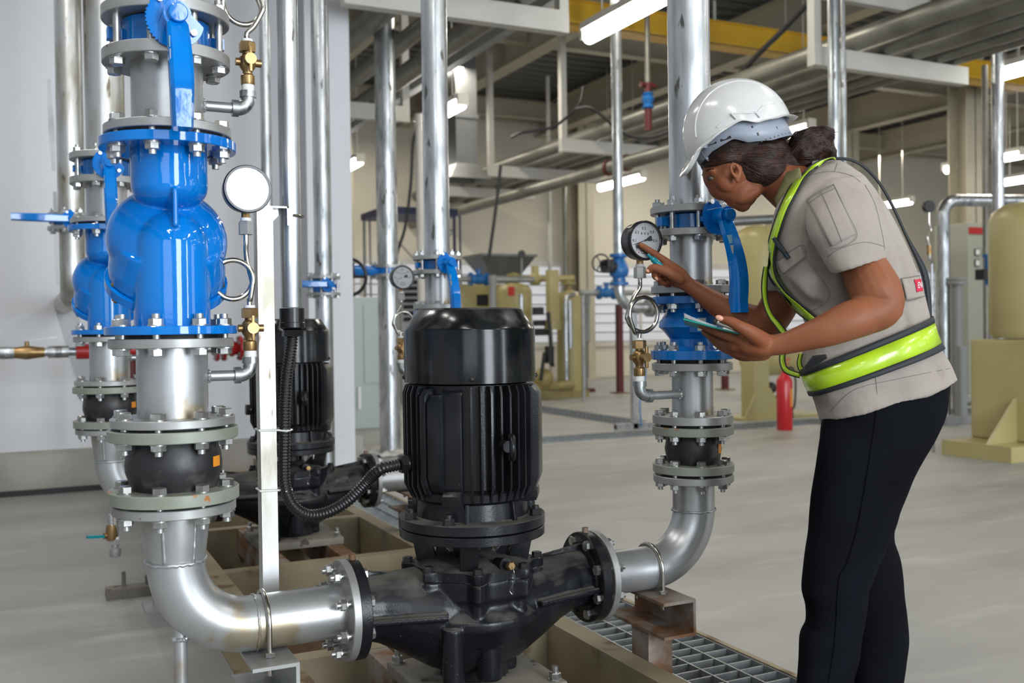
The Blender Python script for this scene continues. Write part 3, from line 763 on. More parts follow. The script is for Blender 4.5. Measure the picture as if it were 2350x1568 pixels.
# ------------------------------------------------------------------ inline pump with vertical motor
def pump():
    x, y = XP, YP; zp = .23
    t = thing('inline_pump', 'large black vertical motor pump in the front centre', 'pump', (x, y, zp - .03), 'black inline pumps')
    fl, fr_ = .668, 1.296
    MB().box2((x - .17, y - .17, zp - .03), (x + .17, y + .17, zp), .004).done('base_plate', 'plate_dusty', t)
    for sx in (-1, 1):
        for sy in (-1, 1):
            m = MB(); c = V((x + sx * .148, y + sy * .148, zp)); m.cyl(c, c + V((0, 0, .003)), .017, seg=16); m.hexa(c + V((0, 0, .011)), (0, 0, 1), .0145, .016); m.cyl(c, c + V((0, 0, .034)), .008, seg=12); m.done('anchor_bolt', 'bolt', t)
    # casing: hull from port to port, bowl, legs and webs, blended like a casting
    m = MB(); rings = []
    st = [(-.305, .427, .070, .070), (-.25, .420, .076, .080), (-.19, .405, .092, .098), (-.12, .385, .118, .122), (-.05, .365, .135, .130), (.02, .365, .135, .128), (.09, .375, .128, .118), (.16, .395, .108, .100), (.22, .412, .085, .082), (.27, .423, .074, .074), (.318, .427, .070, .070)]
    for dx, cz, ry, rz in st:
        rings.append([V((x + dx, y + ry * math.cos(2 * PI * k / 32), cz + rz * math.sin(2 * PI * k / 32))) for k in range(32)])
    m.ring_faces(rings)
    m.lathe([(.10, .30), (.150, .335), (.168, .375), (.168, .395), (.150, .412), (.143, .425), (.146, .46), (.146, .486)], (x, y, 0), seg=64)
    L0 = math.radians(-109); lobe = lambda r0, a, n=8: [((r0 + a * max(0, math.cos(n * (2 * PI * k / 160 - L0))) ** 2) * math.cos(2 * PI * k / 160), (r0 + a * max(0, math.cos(n * (2 * PI * k / 160 - L0))) ** 2) * math.sin(2 * PI * k / 160)) for k in range(160)]
    m.prism(lobe(.146, .028), (x, y, .462), (1, 0, 0), (0, 1, 0), .042)
    m.prism(lobe(.143, .018), (x, y, .42), (1, 0, 0), (0, 1, 0), .07)
    # legs
    m.cyl((x - .105, y - .122, zp - .001), (x - .105, y - .122, .385), .026, seg=20); m.cyl((x + .088, y - .01, zp), (x + .088, y - .01, .36), .022, seg=20)
    m.cyl((x - .04, y + .12, zp), (x - .04, y + .12, .36), .026, seg=20); m.cyl((x - .012, y - .118, zp + .02), (x - .012, y - .118, .36), .03, seg=20)
    m.cyl((x - .0, y, zp), (x - .0, y, .34), .085, seg=30)
    # webs on the ports: top rib, side ribs
    for sx, xf in ((-1, fl), (1, fr_)):
        a = xf - sx * 0 - x; a = a - sx * .008
        m.prism([(a, .517), (a, .427), (sx * .10, .427), (sx * .10, .486), (sx * .14, .492)], (x, y, 0), (1, 0, 0), (0, 0, 1), .013)
        m.prism([(a, -.095), (a, .095), (sx * .12, .14), (sx * .12, -.14)], (x, y, .412), (1, 0, 0), (0, 1, 0), .013)
    remeshed(m, .0036, 4).done('volute_casing', 'black_dusty', t, sharp=None)
    for xf, sgn in ((fl, -1), (fr_, 1)):
        m = MB(); m.disc((xf, y, ZA), (1, 0, 0), .116, .026); m.cyl((xf - sgn * .02, y, ZA), (xf, y, ZA), .088, seg=40); f = m.done('port_flange', 'black_cast', t)
        m = MB(); m.cyl((xf + sgn * .012, y, ZA), (xf + sgn * .019, y, ZA), .098, seg=40); m.done('gasket', 'gasket', f)
        m = MB(); m.cyl((xf, y, ZA + .11), (xf, y, ZA + .128), .008, seg=10); m.done('vent_plug', 'rust', f)
        bolts(f, (xf + sgn * .0155, y, ZA), (sgn, 0, 0), .095, 8, .05, r=.0135)
    # cover with scalloped rim
    m = MB(); m.prism(lobe(.148, .028), (x, y, .497), (1, 0, 0), (0, 1, 0), .022, .003); m.lathe([(.148, 0), (.12, .012), (.06, .018), (.05, .03), (.02, .032)], (x, y, .506), seg=48); m.done('casing_cover', 'black_dusty', t)
    for k in range(8):
        a = 2 * PI * k / 8 + L0; c = V((x + .160 * math.cos(a), y + .160 * math.sin(a), .508)); m = MB(); m.hexa(c + V((0, 0, .007)), (0, 0, 1), .0125, .013); m.cyl(c - V((0, 0, .002)), c + V((0, 0, .002)), .0145, seg=16); m.done('cover_bolt', 'bolt_black', t)
    # lantern
    m = MB()
    for k in range(4):
        a = math.radians(45 + 90 * k + 18); c, s = math.cos(a), math.sin(a)
        m.prism([(.085, .505), (.135, .505), (.150, .578), (.105, .578)], (x, y, 0), (c, s, 0), (0, 0, 1), .042, .004)
        m.prism([(.03, .505), (.09, .505), (.09, .56)], (x, y, 0), (c, s, 0), (0, 0, 1), .010)
    m.ringdisc((x, y, .586), (0, 0, 1), .179, .06, .022); m.done('lantern_bracket', 'black_cast', t)
    m = MB(); m.cyl((x, y, .50), (x, y, .60), .019, seg=20); m.cyl((x, y, .53), (x, y, .555), .03, seg=20); m.done('shaft', 'bolt_black', t)
    a = math.radians(-79); m = MB(); c = V((x + .125 * math.cos(a), y + .125 * math.sin(a), .517)); d = V((math.cos(a), math.sin(a), .1)); m.cyl(c - d * .02, c + d * .012, .017, seg=18); m.cyl(c, c + d * .03, .009, seg=14); m.done('air_vent', 'black_cast', t)
    m = MB(); m.hexa(c + d * .032, d, .0105, .012); m.done('vent_screw', 'brass', t)
    pts = smooth_path([c + d * .036, c + d * .045 + V((0, 0, -.012)), c + d * .04 + V((0.004, 0, -.035)), c + d * .034 + V((-.004, 0, -.056)), c + d * .036 + V((0, 0, -.066))], 4); m = MB(); m.tube(pts, .0006, 5); m.done('vent_wire', 'bolt', t)
    # motor: flange, end shield, finned frame, fan cowl
    m = MB(); m.disc((x, y, .612), (0, 0, 1), .180, .024); m.lathe([(.15, 0), (.139, .004), (.136, .045), (.142, .05)], (x, y, .622), seg=56); m.done('motor_flange', 'black_dusty', t)
    for k in (-178, -133, -41, 2, 47, 92, 137):
        a = math.radians(k); c = V((x + .162 * math.cos(a), y + .162 * math.sin(a), .624)); m = MB(); m.hexa(c + V((0, 0, .008)), (0, 0, 1), .014, .016); m.cyl(c, c + V((0, 0, .024)), .008, seg=12); m.cyl(c - V((0, 0, .002)), c + V((0, 0, .0015)), .016, seg=16); m.done('flange_bolt', 'bolt_black', t)
    for a in (-118, -70, -20, 40, 90, 160):
        q = math.radians(a); c, s = math.cos(q), math.sin(q); m = MB(); m.prism([(.13, .624), (.152, .624), (.146, .668), (.13, .668)], (x, y, 0), (c, s, 0), (0, 0, 1), .010, .002); m.done('shield_rib', 'black_cast', t)
    m = MB(); m.lathe([(.136, .664), (.148, .672), (.150, .69), (.139, .70), (.139, .945), (.12, .95)], (x, y, 0), seg=64); body = m.done('motor_body', 'black_cast', t)
    m = MB(); skip = [(-161, -118), (-52, -14), (70, 100)]
    for k in range(43):
        d = -180 + 8.4 * k; dd = d
        if any(a < dd < b or a < dd + 360 < b for a, b in skip): continue
        q = math.radians(d); c, s = math.cos(q), math.sin(q)
        m.prism([(.135, .672), (.150, .672), (.166, .705), (.167, .925), (.160, .944), (.135, .944)], (x, y, 0), (c, s, 0), (0, 0, 1), .0052)
    m.done('cooling_fins', 'black_cast', body, sharp=30)
    # flat pads between the fin groups
    for a0, w, r, z0, z1 in ((-156, .018, .168, .700, .940), (-145, .034, .168, .712, .925), (-131, .050, .150, .690, .94), (-33, .095, .172, .70, .94), (85, .07, .168, .70, .94)):
        q = math.radians(a0); c, s = math.cos(q), math.sin(q); m = MB()
        m.prism([(.13, z0 - .03), (r - .012, z0 - .012), (r, z0 + .02), (r, z1 - .02), (r - .015, z1), (.13, z1)], (x, y, 0), (c, s, 0), (0, 0, 1), w, .003); m.done('frame_pad', 'black_cast', body)
    for a0 in (-130, -33):
        q = math.radians(a0); c, s = math.cos(q), math.sin(q); m = MB(); m.prism([(.12, .655), (.162, .66), (.166, .672), (.166, .69), (.155, .70), (.12, .70)], (x, y, 0), (c, s, 0), (0, 0, 1), .048, .003); m.done('foot_lug', 'black_cast', body)
    # eyebolt
    q = math.radians(-86); d = V((math.cos(q), math.sin(q), 0)); c = V((x, y, .805)) + d * .165; m = MB(); m.cyl(c, c + d * .022, .014, seg=18); e1 = d * .9 + V((-d.y, d.x, 0)) * -.43; e1.normalize(); cc = c + d * .038
    m.tube([cc + e1 * (.025 * math.cos(2 * PI * k / 28)) + V((0, 0, 1)) * (.025 * math.sin(2 * PI * k / 28)) for k in range(28)], .0075, 12, closed=True); m.done('eyebolt', 'black_cast', t)
    m = MB(); m.lathe([(.158, .952), (.1615, .9505), (.1615, 1.075), (.160, 1.080), (.130, 1.124), (.124, 1.128), (.10, 1.127), (.0, 1.1265)], (x, y, 0), seg=72, cap0=False); cw = m.done('fan_cowl', 'cowl', t, sharp=25)
    for a in (-112, -22, 68, 158):
        q = math.radians(a); c = V((x, y, .962)) + V((math.cos(q), math.sin(q), 0)) * .161; m = MB(); m.ball(c, .0065, 12, 8); m.done('cowl_screw', 'bolt_black', cw)
    # conduit gland
    g0 = at_y(912, 1066, YP); m = MB(); z = g0.z; m.cyl((x - .13, y, z), (x - .185, y, z), .019, seg=24); m.hexa((x - .178, y, z), (-1, 0, 0), .024, .016); m.done('cable_gland', 'hose', t)
    return t, z


PUMP, GLZ = pump()


def right_riser():
    x, y = XR, YP; P = .0575
    R_ = []
    vt = (zR(493), zR(477)); vb = (zR(546), zR(530))
    t = thing('riser_pipe', 'tall galvanised riser pipe right of centre, passing behind the white hard hat', 'pipe', (x, y, vt[0]), 'galvanised riser pipes')
    MB().cyl((x, y, vt[0]), (x, y, ZC), .0575, seg=40).done('pipe', 'galv', t); flange(t, (x, y, (vt[0] + vt[1]) / 2), (0, 0, 1), .110, vt[1] - vt[0], 'flange_grey'); R_.append((t, 'tall galvanised riser pipe rising behind the front motor'))
    t = butterfly_valve(x, y, vb[1], vt[0], .110, P, 'blue butterfly valve with curved lever between the worker\'s face and gauge', L=.255)
    bolts(t, (x, y, (vt[1] + vb[0]) / 2), (0, 0, 1), .092, 8, vt[1] - vb[0], r=.0135, name='stud'); R_.append((t, 'blue butterfly valve with hanging lever just above the front motor'))
    s1 = (zR(674), zR(657))
    t = thing('pipe_spool', 'silver flanged spool behind the worker\'s pointing forearm', 'pipe', (x, y, s1[0]), 'flanged pipe spools')
    MB().cyl((x, y, s1[0]), (x, y, vb[1]), P, seg=40).done('pipe', 'alu_paint', t); flange(t, (x, y, (vb[0] + vb[1]) / 2), (0, 0, 1), .110, vb[1] - vb[0], 'flange_grey'); flange(t, (x, y, (s1[0] + s1[1]) / 2), (0, 0, 1), .110, s1[1] - s1[0], 'flange_grey')
    R_.append((t, 'short silver pipe spool seen just above the front motor top'))
    c1 = (zR(698), zR(681)); c0 = (zR(824), zR(803)); s2 = (zR(849), zR(832))
    t = thing('strainer_valve', 'bulbous blue cast valve body behind the clipboard', 'valve', (x, y, c0[0]), 'bulbous blue valves')
    h = c1[0] - c0[1]; m = MB(); m.lathe([(.070, 0), (.060, .010), (.060, .03), (.080, .055), (.090, h * .5), (.088, h * .62), (.072, h * .8), (.064, h * .9), (.070, h)], (x, y, c0[1]), seg=56); m.box2((x - .055, y - .095, c0[1] + h * .38), (x - .02, y - .06, c0[1] + h * .72), .004); b = m.done('valve_body', 'blue_dull', t)
    m = MB(); m.box((x - .0375, y - .0956, c0[1] + h * .55), (.026, .0014, .034)); m.done('rating_plate', 'sticker', b, smooth=False)
    flange(t, (x, y, (c1[0] + c1[1]) / 2), (0, 0, 1), .110, c1[1] - c1[0], 'blue_dull'); flange(t, (x, y, (c0[0] + c0[1]) / 2), (0, 0, 1), .113, c0[1] - c0[0], 'blue_dull')
    MB().cyl((x, y, c1[1]), (x, y, s1[0]), .088, seg=36).done('gasket', 'gasket', t); MB().cyl((x, y, s2[1]), (x, y, c0[0]), .088, seg=36).done('gasket', 'gasket', t)
    bolts(t, (x, y, (c1[0] + s1[1]) / 2), (0, 0, -1), .092, 8, s1[1] - c1[0], r=.0135); bolts(t, (x, y, (s2[0] + c0[1]) / 2), (0, 0, 1), .092, 8, c0[1] - s2[0], r=.0135)
    R_.append((t, 'bulbous blue valve on the second right riser, behind the front motor'))
    s3 = (zR(970), zR(951))
    t = thing('pipe_spool', 'silver flanged spool below the bulbous blue valve on the right riser', 'pipe', (x, y, s3[0]), 'flanged pipe spools')
    MB().cyl((x, y, s3[0]), (x, y, s2[1]), P * .98, seg=40).done('pipe', 'alu_paint', t); flange(t, (x, y, (s2[0] + s2[1]) / 2), (0, 0, 1), .110, s2[1] - s2[0], 'flange_grey'); flange(t, (x, y, (s3[0] + s3[1]) / 2), (0, 0, 1), .110, s3[1] - s3[0], 'flange_grey')
    R_.append((t, 'silver flanged spool hidden behind the front motor'))
    o1 = (zR(995), zR(976)); o0 = (zR(1081), zR(1062)); e1 = (zR(1103), zR(1087)); h0, h1 = o0[1], o1[0]; H = h1 - h0
    t = thing('rubber_expansion_joint', 'small black rubber expansion joint on the right riser', 'expansion joint', (x, y, o0[0]), 'rubber expansion joints')
    m = MB(); m.lathe([(.085, o0[0] - .002), (.085, o0[0]), (.068, h0), (.073, h0 + .15 * H), (.078, h0 + .5 * H), (.073, h0 + .85 * H), (.068, h1), (.085, o1[1]), (.085, o1[1] + .003)], (x, y, 0), seg=48); rb = m.done('rubber_bellows', 'rubber', t)
    a = math.radians(-68); m = MB(); zz = h0 + .5 * H; m.ring_faces([[V((x, y, z)) + V((math.cos(q), math.sin(q), 0)) * .0785 for q in [a + .02 + .28 * i / 8 for i in range(9)]] for z in (zz - .010, zz + .016)], closed_u=False); m.done('label_sticker', 'sticker_orange', rb)
    flange(t, (x, y, (o1[0] + o1[1]) / 2), (0, 0, 1), .111, o1[1] - o1[0], 'olive_flange'); flange(t, (x, y, (o0[0] + o0[1]) / 2), (0, 0, 1), .111, o0[1] - o0[0], 'olive_flange')
    bolts(t, (x, y, (o1[0] + s3[1]) / 2), (0, 0, -1), .092, 8, s3[1] - o1[0], r=.0135); bolts(t, (x, y, (e1[0] + o0[1]) / 2), (0, 0, -1), .092, 8, o0[1] - e1[0], r=.0135)
    R_.append((t, 'rubber expansion joint on the second right riser behind the front motor'))
    t = thing('elbow_pipe', 'silver elbow pipe from the pump up to the right riser', 'pipe', (x, y, ZA - .06), 'elbow pipes at the pumps')
    Rb = .15; zt = ZA + Rb; xf = 1.320; rr = .0575
    m = MB(); m.tube([(x, y, e1[0]), (x, y, zt + .01)] + arc((x - Rb, y, zt), Rb, 0, -PI / 2, 18, (1, 0, 0), (0, 0, 1)) + [V((xf, y, ZA))], rr, 44); p = m.done('pipe', 'alu_paint', t)
    m = MB(); weld(m, (x, y, zR(1168)), (0, 0, 1), rr + .001, .0035, 8); m.done('weld_bead', 'alu_paint', p, sharp=None)
    flange(t, (x, y, (e1[0] + e1[1]) / 2), (0, 0, 1), .110, e1[1] - e1[0], 'flange_grey'); flange(t, (xf + .0055, y, ZA), (1, 0, 0), .116, .018, 'flange_grey')
    R_.append((t, 'silver elbow pipe on the far side of the second pump'))
    return R_


RISER += right_riser()
g_lab = ['galvanised elbow fitting tapped into the right riser below the blue valve', 'brass cock with tee handle on the right riser', 'coiled steel siphon tube below the gauge being pointed at', 'pressure gauge with grey dial the worker points a finger at']
ex = at_y(1478, 900, YP - .02).x; gg = at_y(1467, 554, YP - .02)
GAUGE = gauge_set(XR, YP - .02, zR(902), -1, .0575, gg.z, at_y(1464, 554, YP - .02).x, .046, g_lab, zc=at_y(1487, 722, YP - .02).z, turn=-1, coff=.014)

# the second pump set is the same again, further down the skid
for t, l in RISER: dup(t, (0, STEP, 0), l)
dup(PUMP, (0, STEP, 0), 'second black motor pump behind the strut and black hose')
for nm, lb in (('pressure_gauge.001', 'pressure gauge seen just left above the front motor'), ('siphon_tube.002', 'siphon tube under the gauge just behind the front motor'), ('gauge_cock', 'brass cock on the second riser'), ('gauge_cock.002', 'brass cock under the siphon tube hidden by the front motor'), ('elbow_fitting.002', 'silver elbow fitting on the second right riser, hidden by the front motor'), ('elbow_fitting', 'silver elbow fitting tapped into the second riser\'s lower spool')):
    dup(bpy.data.objects[nm], (0, STEP, 0), lb)


# ------------------------------------------------------------------ skid, supports, grating
sk = thing('pump_skid', 'dusty cream steel channel frame under the two pumps', 'steel frame', (1.0, 4.0, 0))
def channel(name, p0, p1, w, h, open_side, mat, parent, t=.008):
    """C channel lying on its side: web plus two flanges; open_side is the direction the flanges point"""
    p0, p1, os_ = V(p0), V(p1), V(open_side); m = MB(); up = V((0, 0, 1))
    m.bar(p0 - os_ * (w / 2 - t / 2), p1 - os_ * (w / 2 - t / 2), t, h - 2 * t); m.bar(p0 + up * (h / 2 - t / 2), p1 + up * (h / 2 - t / 2), w, t); m.bar(p0 - up * (h / 2 - t / 2), p1 - up * (h / 2 - t / 2), w, t)
    return m.done(name, mat, parent, smooth=False)
channel('side_rail', (.592, .95, .10), (.592, 7.0, .10), .065, .2, (-1, 0, 0), 'beam_cream', sk)
channel('side_rail', (1.41, .95, .10), (1.41, 7.0, .10), .065, .2, (1, 0, 0), 'beam_cream', sk)
for yy in (1.84, 2.66, 3.74, 4.56, 5.6, 6.4):
    channel('cross_member', (.625, yy, .10), (1.377, yy, .10), .06, .2, (0, 1, 0), 'beam_cream', sk)
for yy in (YP, YP + STEP):
    for dx in (-.13, .13):
        m = MB(); m.box2((XP + dx - .03, yy - .4, .09), (XP + dx + .03, yy + .38, .199)); m.done('bearer', 'rust', sk, smooth=False)


def grating(name, x0, x1, y0, y1, z, px, py, label, h=.03, bt=.005, mat='grate', along='y'):
    t = thing(name, label, 'floor grating', ((x0 + x1) / 2, (y0 + y1) / 2, z - h), 'floor gratings')
    m = MB(); n = max(1, round((x1 - x0) / px))
    for i in range(n + 1):
        x = x0 + (x1 - x0) * i / n; m.box2((x - bt / 2, y0, z - h), (x + bt / 2, y1, z))
    m.done('bearing_bars', mat, t, smooth=False)
    m = MB(); n = max(1, round((y1 - y0) / py))
    for i in range(n + 1):
        y = y0 + (y1 - y0) * i / n; m.box2((x0, y - bt / 2, z - h * .8), (x1, y + bt / 2, z - .002))
    m.done('cross_bars', mat, t, smooth=False)
    return t
gy = [-.6, 1.05, 2.05, 3.05, 4.05, 5.05, 6.05, 7.0]
gl = ['steel floor grating panel nearest the camera along the skid', 'steel floor grating panel beside the worker at the bottom', 'steel floor grating panel around the rusty pipe support post', 'steel floor grating panel behind the pump\'s right port flange', 'steel floor grating panel beside the second pump', 'steel floor grating panel under the hose bend', 'furthest steel floor grating panel along the skid']
for k in range(7):
    grating('floor_grating', 1.475, 2.075, gy[k] + .006, gy[k + 1] - .006, .0, .10, .062, gl[k])
m = MB(); m.box2((2.08, -.6, 0), (2.10, 7.2, .004)); m.box2((1.455, -.6, 0), (1.47, 7.2, .004)); struct(m.done('trim_2', 'beam_cream', smooth=False))


def pipe_support(x, y, rp, label, mat, matp, dyn, h=.105, w=.16):
    """channel bracket with a U bolt on a post, the pipe axis along x at height ZA"""
    t = thing('pipe_support', label, 'pipe support', (x, y, 0), 'pipe supports'); top = ZA - rp - .001
    m = MB(); L = w; m.box2((x - .05, y - L, top - .008), (x + .05, y + L, top)); m.box2((x + .042, y - L, top - h + .008), (x + .05, y + L, top - .008)); m.box2((x - .05, y - L, top - h), (x + .05, y + L, top - h + .008)); m.done('bracket_channel', mat, t, smooth=False)
    m = MB(); m.box2((x - .045, y - .04 + dyn, .0), (x - .038, y + .04 + dyn, top - h)); m.box2((x - .038, y - .04 + dyn, .0), (x + .03, y - .033 + dyn, top - h)); m.box2((x - .08, y - .08 + dyn, 0), (x + .06, y + .08 + dyn, .008)); m.done('post', matp, t, smooth=False)
    m = MB(); R = rp + .006; pts = [V((x, y - R, top - .04))] + [V((x, y - R * math.cos(PI * k / 20), ZA + R * math.sin(PI * k / 20))) for k in range(21)] + [V((x, y + R, top - .04))]
    m.tube(pts, .0055, 12); m.done('u_bolt', 'steel', t)
    for s in (-1, 1):
        m = MB(); m.hexa((x, y + s * R, top + .006), (0, 0, 1), .0115, .009); m.done('nut', 'bolt', t)
    return t
ux = at_y(604, 1425, YP).x
ps = pipe_support(ux, YP, .061, 'pale grey channel support under the pipe left of the pump', 'flange_grey', 'flange_grey', -.03, h=.10, w=.13)
dup(ps, (0, STEP, 0), 'channel support under the second pump\'s left pipe')
ux2 = at_y(1490, 1300, YP).x
ps = pipe_support(ux2, YP, .0575, 'rusty channel support with post standing in the grating', 'rust', 'rust', -.02, h=.095, w=.14)
dup(ps, (0, STEP, 0), 'rusty channel support beside the second pump')

# ------------------------------------------------------------------ cable strut, conduit, hose
sx, sy = .512, 2.40
t = thing('strut_post', 'tall galvanised angle strut standing left of the front pump', 'post', (sx, sy, 0))
st = at_y(618, 475, sy).z
m = MB(); m.box2((sx - .026, sy - .021, 0), (sx + .012, sy - .017, st - .004)); m.box2((sx + .008, sy - .017, 0), (sx + .012, sy + .021, st - .004)); m.box2((sx - .026, sy - .017, 0), (sx - .022, sy + .021, st - .004)); m.box2((sx - .07, sy - .06, 0), (sx + .05, sy + .06, .008)); m.done('angle_section', 'galv_rough', t, smooth=False)
m = MB(); m.box2((sx - .03, sy - .021, st - .004), (sx + .050, sy + .03, st)); m.box2((sx + .046, sy - .021, st - .045), (sx + .050, sy + .03, st)); m.prism([(0, 0), (.046, 0), (0, -.05)], (sx + .004, sy + .019, st), (1, 0, 0), (0, 0, 1), .004); m.done('top_bracket', 'galv_rough', t, smooth=False)
cx, cy = at_y(668, 600, sy + .01).x, sy + .01
cz = zv(cx, cy, 706)
t = thing('conduit_pipe', 'galvanised cable conduit dropping to the black hose', 'conduit', (cx, cy, cz)); MB().cyl((cx, cy, cz), (cx, cy, ZC), .0255, seg=32).done('conduit', 'galv', t)
m = MB(); m.tube([V((cx, cy, st - .02)) + V((.031 * math.sin(a), .031 * -math.cos(a), 0)) for a in [PI * k / 12 for k in range(13)]] + [V((sx + .05, cy + .031, st - .02))], .003, 8); m.done('pipe_clip', 'steel', t)
t = thing('flexible_hose', 'black ribbed flexible hose from conduit down to the front motor', 'hose', (cx, cy, cz))
zz = lambda py: zv(cx, cy, py)
m = MB(); m.lathe([(.030, zz(708)), (.030, zz(740)), (.031, zz(741)), (.031, zz(752)), (.024, zz(756))], (cx, cy, 0), seg=28); m.hexa((cx, cy, (zz(756) + zz(772)) / 2), (0, 0, 1), .026, zz(756) - zz(772)); m.done('hose_coupling', 'hose', t)
W = lambda px, py, y: at_y(px, py, y)
gl_ = V((XP - .186, YP, GLZ))
pts = [V((cx, cy, zz(770))), W(668, 800, cy - .005), W(659, 860, cy - .02), W(654, 930, cy - .03), W(653, 1000, cy - .035), W(652, 1070, cy - .035), W(655, 1118, cy - .04), W(672, 1160, cy - .05), W(706, 1182, cy - .06), W(752, 1176, cy - .075), W(800, 1148, cy - .09), W(842, 1106, cy - .11), W(872, 1078, YP + .01), gl_]
sp = smooth_path(pts, 26); L = 0; acc = [0]
for i in range(1, len(sp)): L += (sp[i] - sp[i - 1]).length; acc.append(L)
n = int(L / .0019); path = []; j = 0
for k in range(n + 1):
    d = L * k / n
    while j < len(acc) - 2 and acc[j + 1] < d: j += 1
    f = (d - acc[j]) / max(1e-6, acc[j + 1] - acc[j]); path.append(sp[j].lerp(sp[j + 1], f))
m = MB(); m.tube(path, [.0146 if k % 4 < 2 else .0124 for k in range(len(path))], 18); m.done('ribbed_tube', 'hose', t, sharp=60)
for py in (985, 1122):
    z = zv(sx, sy, py); m = MB(); hx = W(653, py, cy - .035)
    m.tube([V(p) for p in ((sx - .029, sy - .0245, z), (sx + .014, sy - .0265, z - .001), (hx.x, hx.y - .018, z - .003), (hx.x + .017, hx.y, z - .002), (hx.x, hx.y + .018, z), (sx, sy + .024, z), (sx - .029, sy + .022, z))], .0026, 8, closed=True); o = m.done('cable_tie', 'ptfe')
    tag(o, 'white cable tie around strut and hose, ' + ('upper of the two' if py < 1000 else 'lower of the two'), 'cable tie', 'cable ties on the strut')
# ------------------------------------------------------------------ hall behind the pumps
def foot(px, py, z=0):
    p = at_z(px, py, z); return p, F / (p - CAM).dot(CD)


def one(name, label, cat, mb, mat, group=None, smooth=True):
    return tag(mb.done(name, mat, None, smooth=smooth), label, cat, group)


def vpipe(name, label, x, y, z0, z1, r, mat='galv', group='upright pipes in the hall', cat='pipe'):
    return one(name, label, cat, MB().cyl((x, y, z0), (x, y, z1), r, seg=24), mat, group)


# pipe racks under the roof: trapeze hangers and the pipes lying on them
RA, RB = 3.40, 3.40
HL = {'A': ['white trapeze hanger at the top, running right from the white column', 'white trapeze hanger lower behind the two tall pipes'],
      'B': ['white trapeze hanger with post at the upper right above the hard hat', 'white trapeze hanger with post left of the tall riser pipe', 'white trapeze hanger low above the hopper and grey duct outlet', 'furthest small white trapeze hanger along the right rack']}
def trapeze(x0, x1, y, z, label, posts, upper=None):
    t = thing('pipe_hanger', label, 'pipe hanger', ((x0 + x1) / 2, y, z), 'white trapeze hangers')
    MB().box2((x0, y - .05, z), (x1, y + .05, z + .17)).done('lower_bar', 'steel_white', t, smooth=False)
    for x in posts: MB().box2((x - .04, y - .045, z - .001), (x + .04, y + .045, ZC)).done('hanger_post', 'steel_white', t, smooth=False)
    if upper: MB().box2((x0, y - .04, upper), (x1, y + .04, upper + .14)).done('upper_bar', 'steel_white', t, smooth=False)
    return t
trapeze(2.05, 3.87, 6.94, RA, HL['A'][0], [3.83]); trapeze(2.25, 3.87, 10.6, RA, HL['A'][1], [3.83])
for y, l in zip((6.9, 11.6, 13.9, 16.2), HL['B']): trapeze(6.36, 8.32, y, RB, l, [6.4], RB + .62 if y < 7 else None)
PL = [(2.62, .10, 'tan ceiling pipe nearest the white column'), (3.05, .08, 'thinner tan ceiling pipe, second from the white column'), (3.48, .10, 'tan ceiling pipe, third from the white column'),
      (6.86, .10, 'leftmost ceiling pipe on the rack above the hard hat'), (7.24, .09, 'second ceiling pipe on the rack above the hard hat'), (7.60, .09, 'third ceiling pipe on the rack above the hard hat'), (7.92, .06, 'slim ceiling pipe on the rack above the hard hat'), (8.14, .05, 'rightmost slim ceiling pipe on the rack above the hard hat')]
for x, r, l in PL:
    y0 = 6.0 if x < 4 else 3.2
    m = MB(); z = RA + .171 + r; m.cyl((x, y0, z), (x, Y1 - .02, z), r, seg=24)
    for yy in (9.0, 12.2, 15.3): m.cyl((x, yy, z), (x, yy + .05, z), r + .008, seg=24)
    one('ceiling_pipe', l, 'pipe', m, 'rack_pipe', 'overhead pipes on the racks')
# second overhead lines lower under the rack, with red clamps
m = MB(); m.cyl((6.75, 9.4, 3.12), (6.75, Y1 - .02, 3.12), .085, seg=20); o = one('ceiling_pipe', 'overhead pipe below the rack with red clamps near the hanging blue valve', 'pipe', m, 'rack_pipe', 'overhead pipes on the racks')
for yy in (10.6, 11.0): MB().ringdisc((6.75, yy, 3.12), (0, 1, 0), .105, .08, .06, 24).done('pipe_clamp', 'dark_red', o)
# yellow crane beam across
t = thing('crane_beam', 'yellow overhead crane beam crossing under the roof', 'beam', (9, 10.3, 4.6)); m = MB(); m.box2((3.2, 10.14, 4.62), (17, 10.46, 4.645)); m.box2((3.2, 10.17, 4.62), (17, 10.20, 4.90)); m.box2((3.2, 10.14, 4.88), (17, 10.46, 4.90)); m.done('girder', 'yellow', t, smooth=False)
for x in (7.9, 11.5, 14.5):
    m = MB(); m.cyl((x, 10.3, 4.89), (x, 10.3, 5.2), .02, seg=8); m.done('hanger_rod', 'steel_white', t)
m = MB(); m.box2((3.90, 5.0, 3.76), (4.00, Y1 - 2, 3.80)); m.box2((3.90, 5.0, 3.8), (3.905, Y1 - 2, 3.86)); m.box2((3.995, 5.0, 3.8), (4.00, Y1 - 2, 3.86))
for yy in (6, 9.2, 12, 15): m.cyl((3.95, yy, 3.78), (3.95, yy, ZC - .005), .01, seg=6)
one('cable_tray', 'grey cable tray carrying the nearest row of lights', 'cable tray', m, 'grey_paint', None, False)

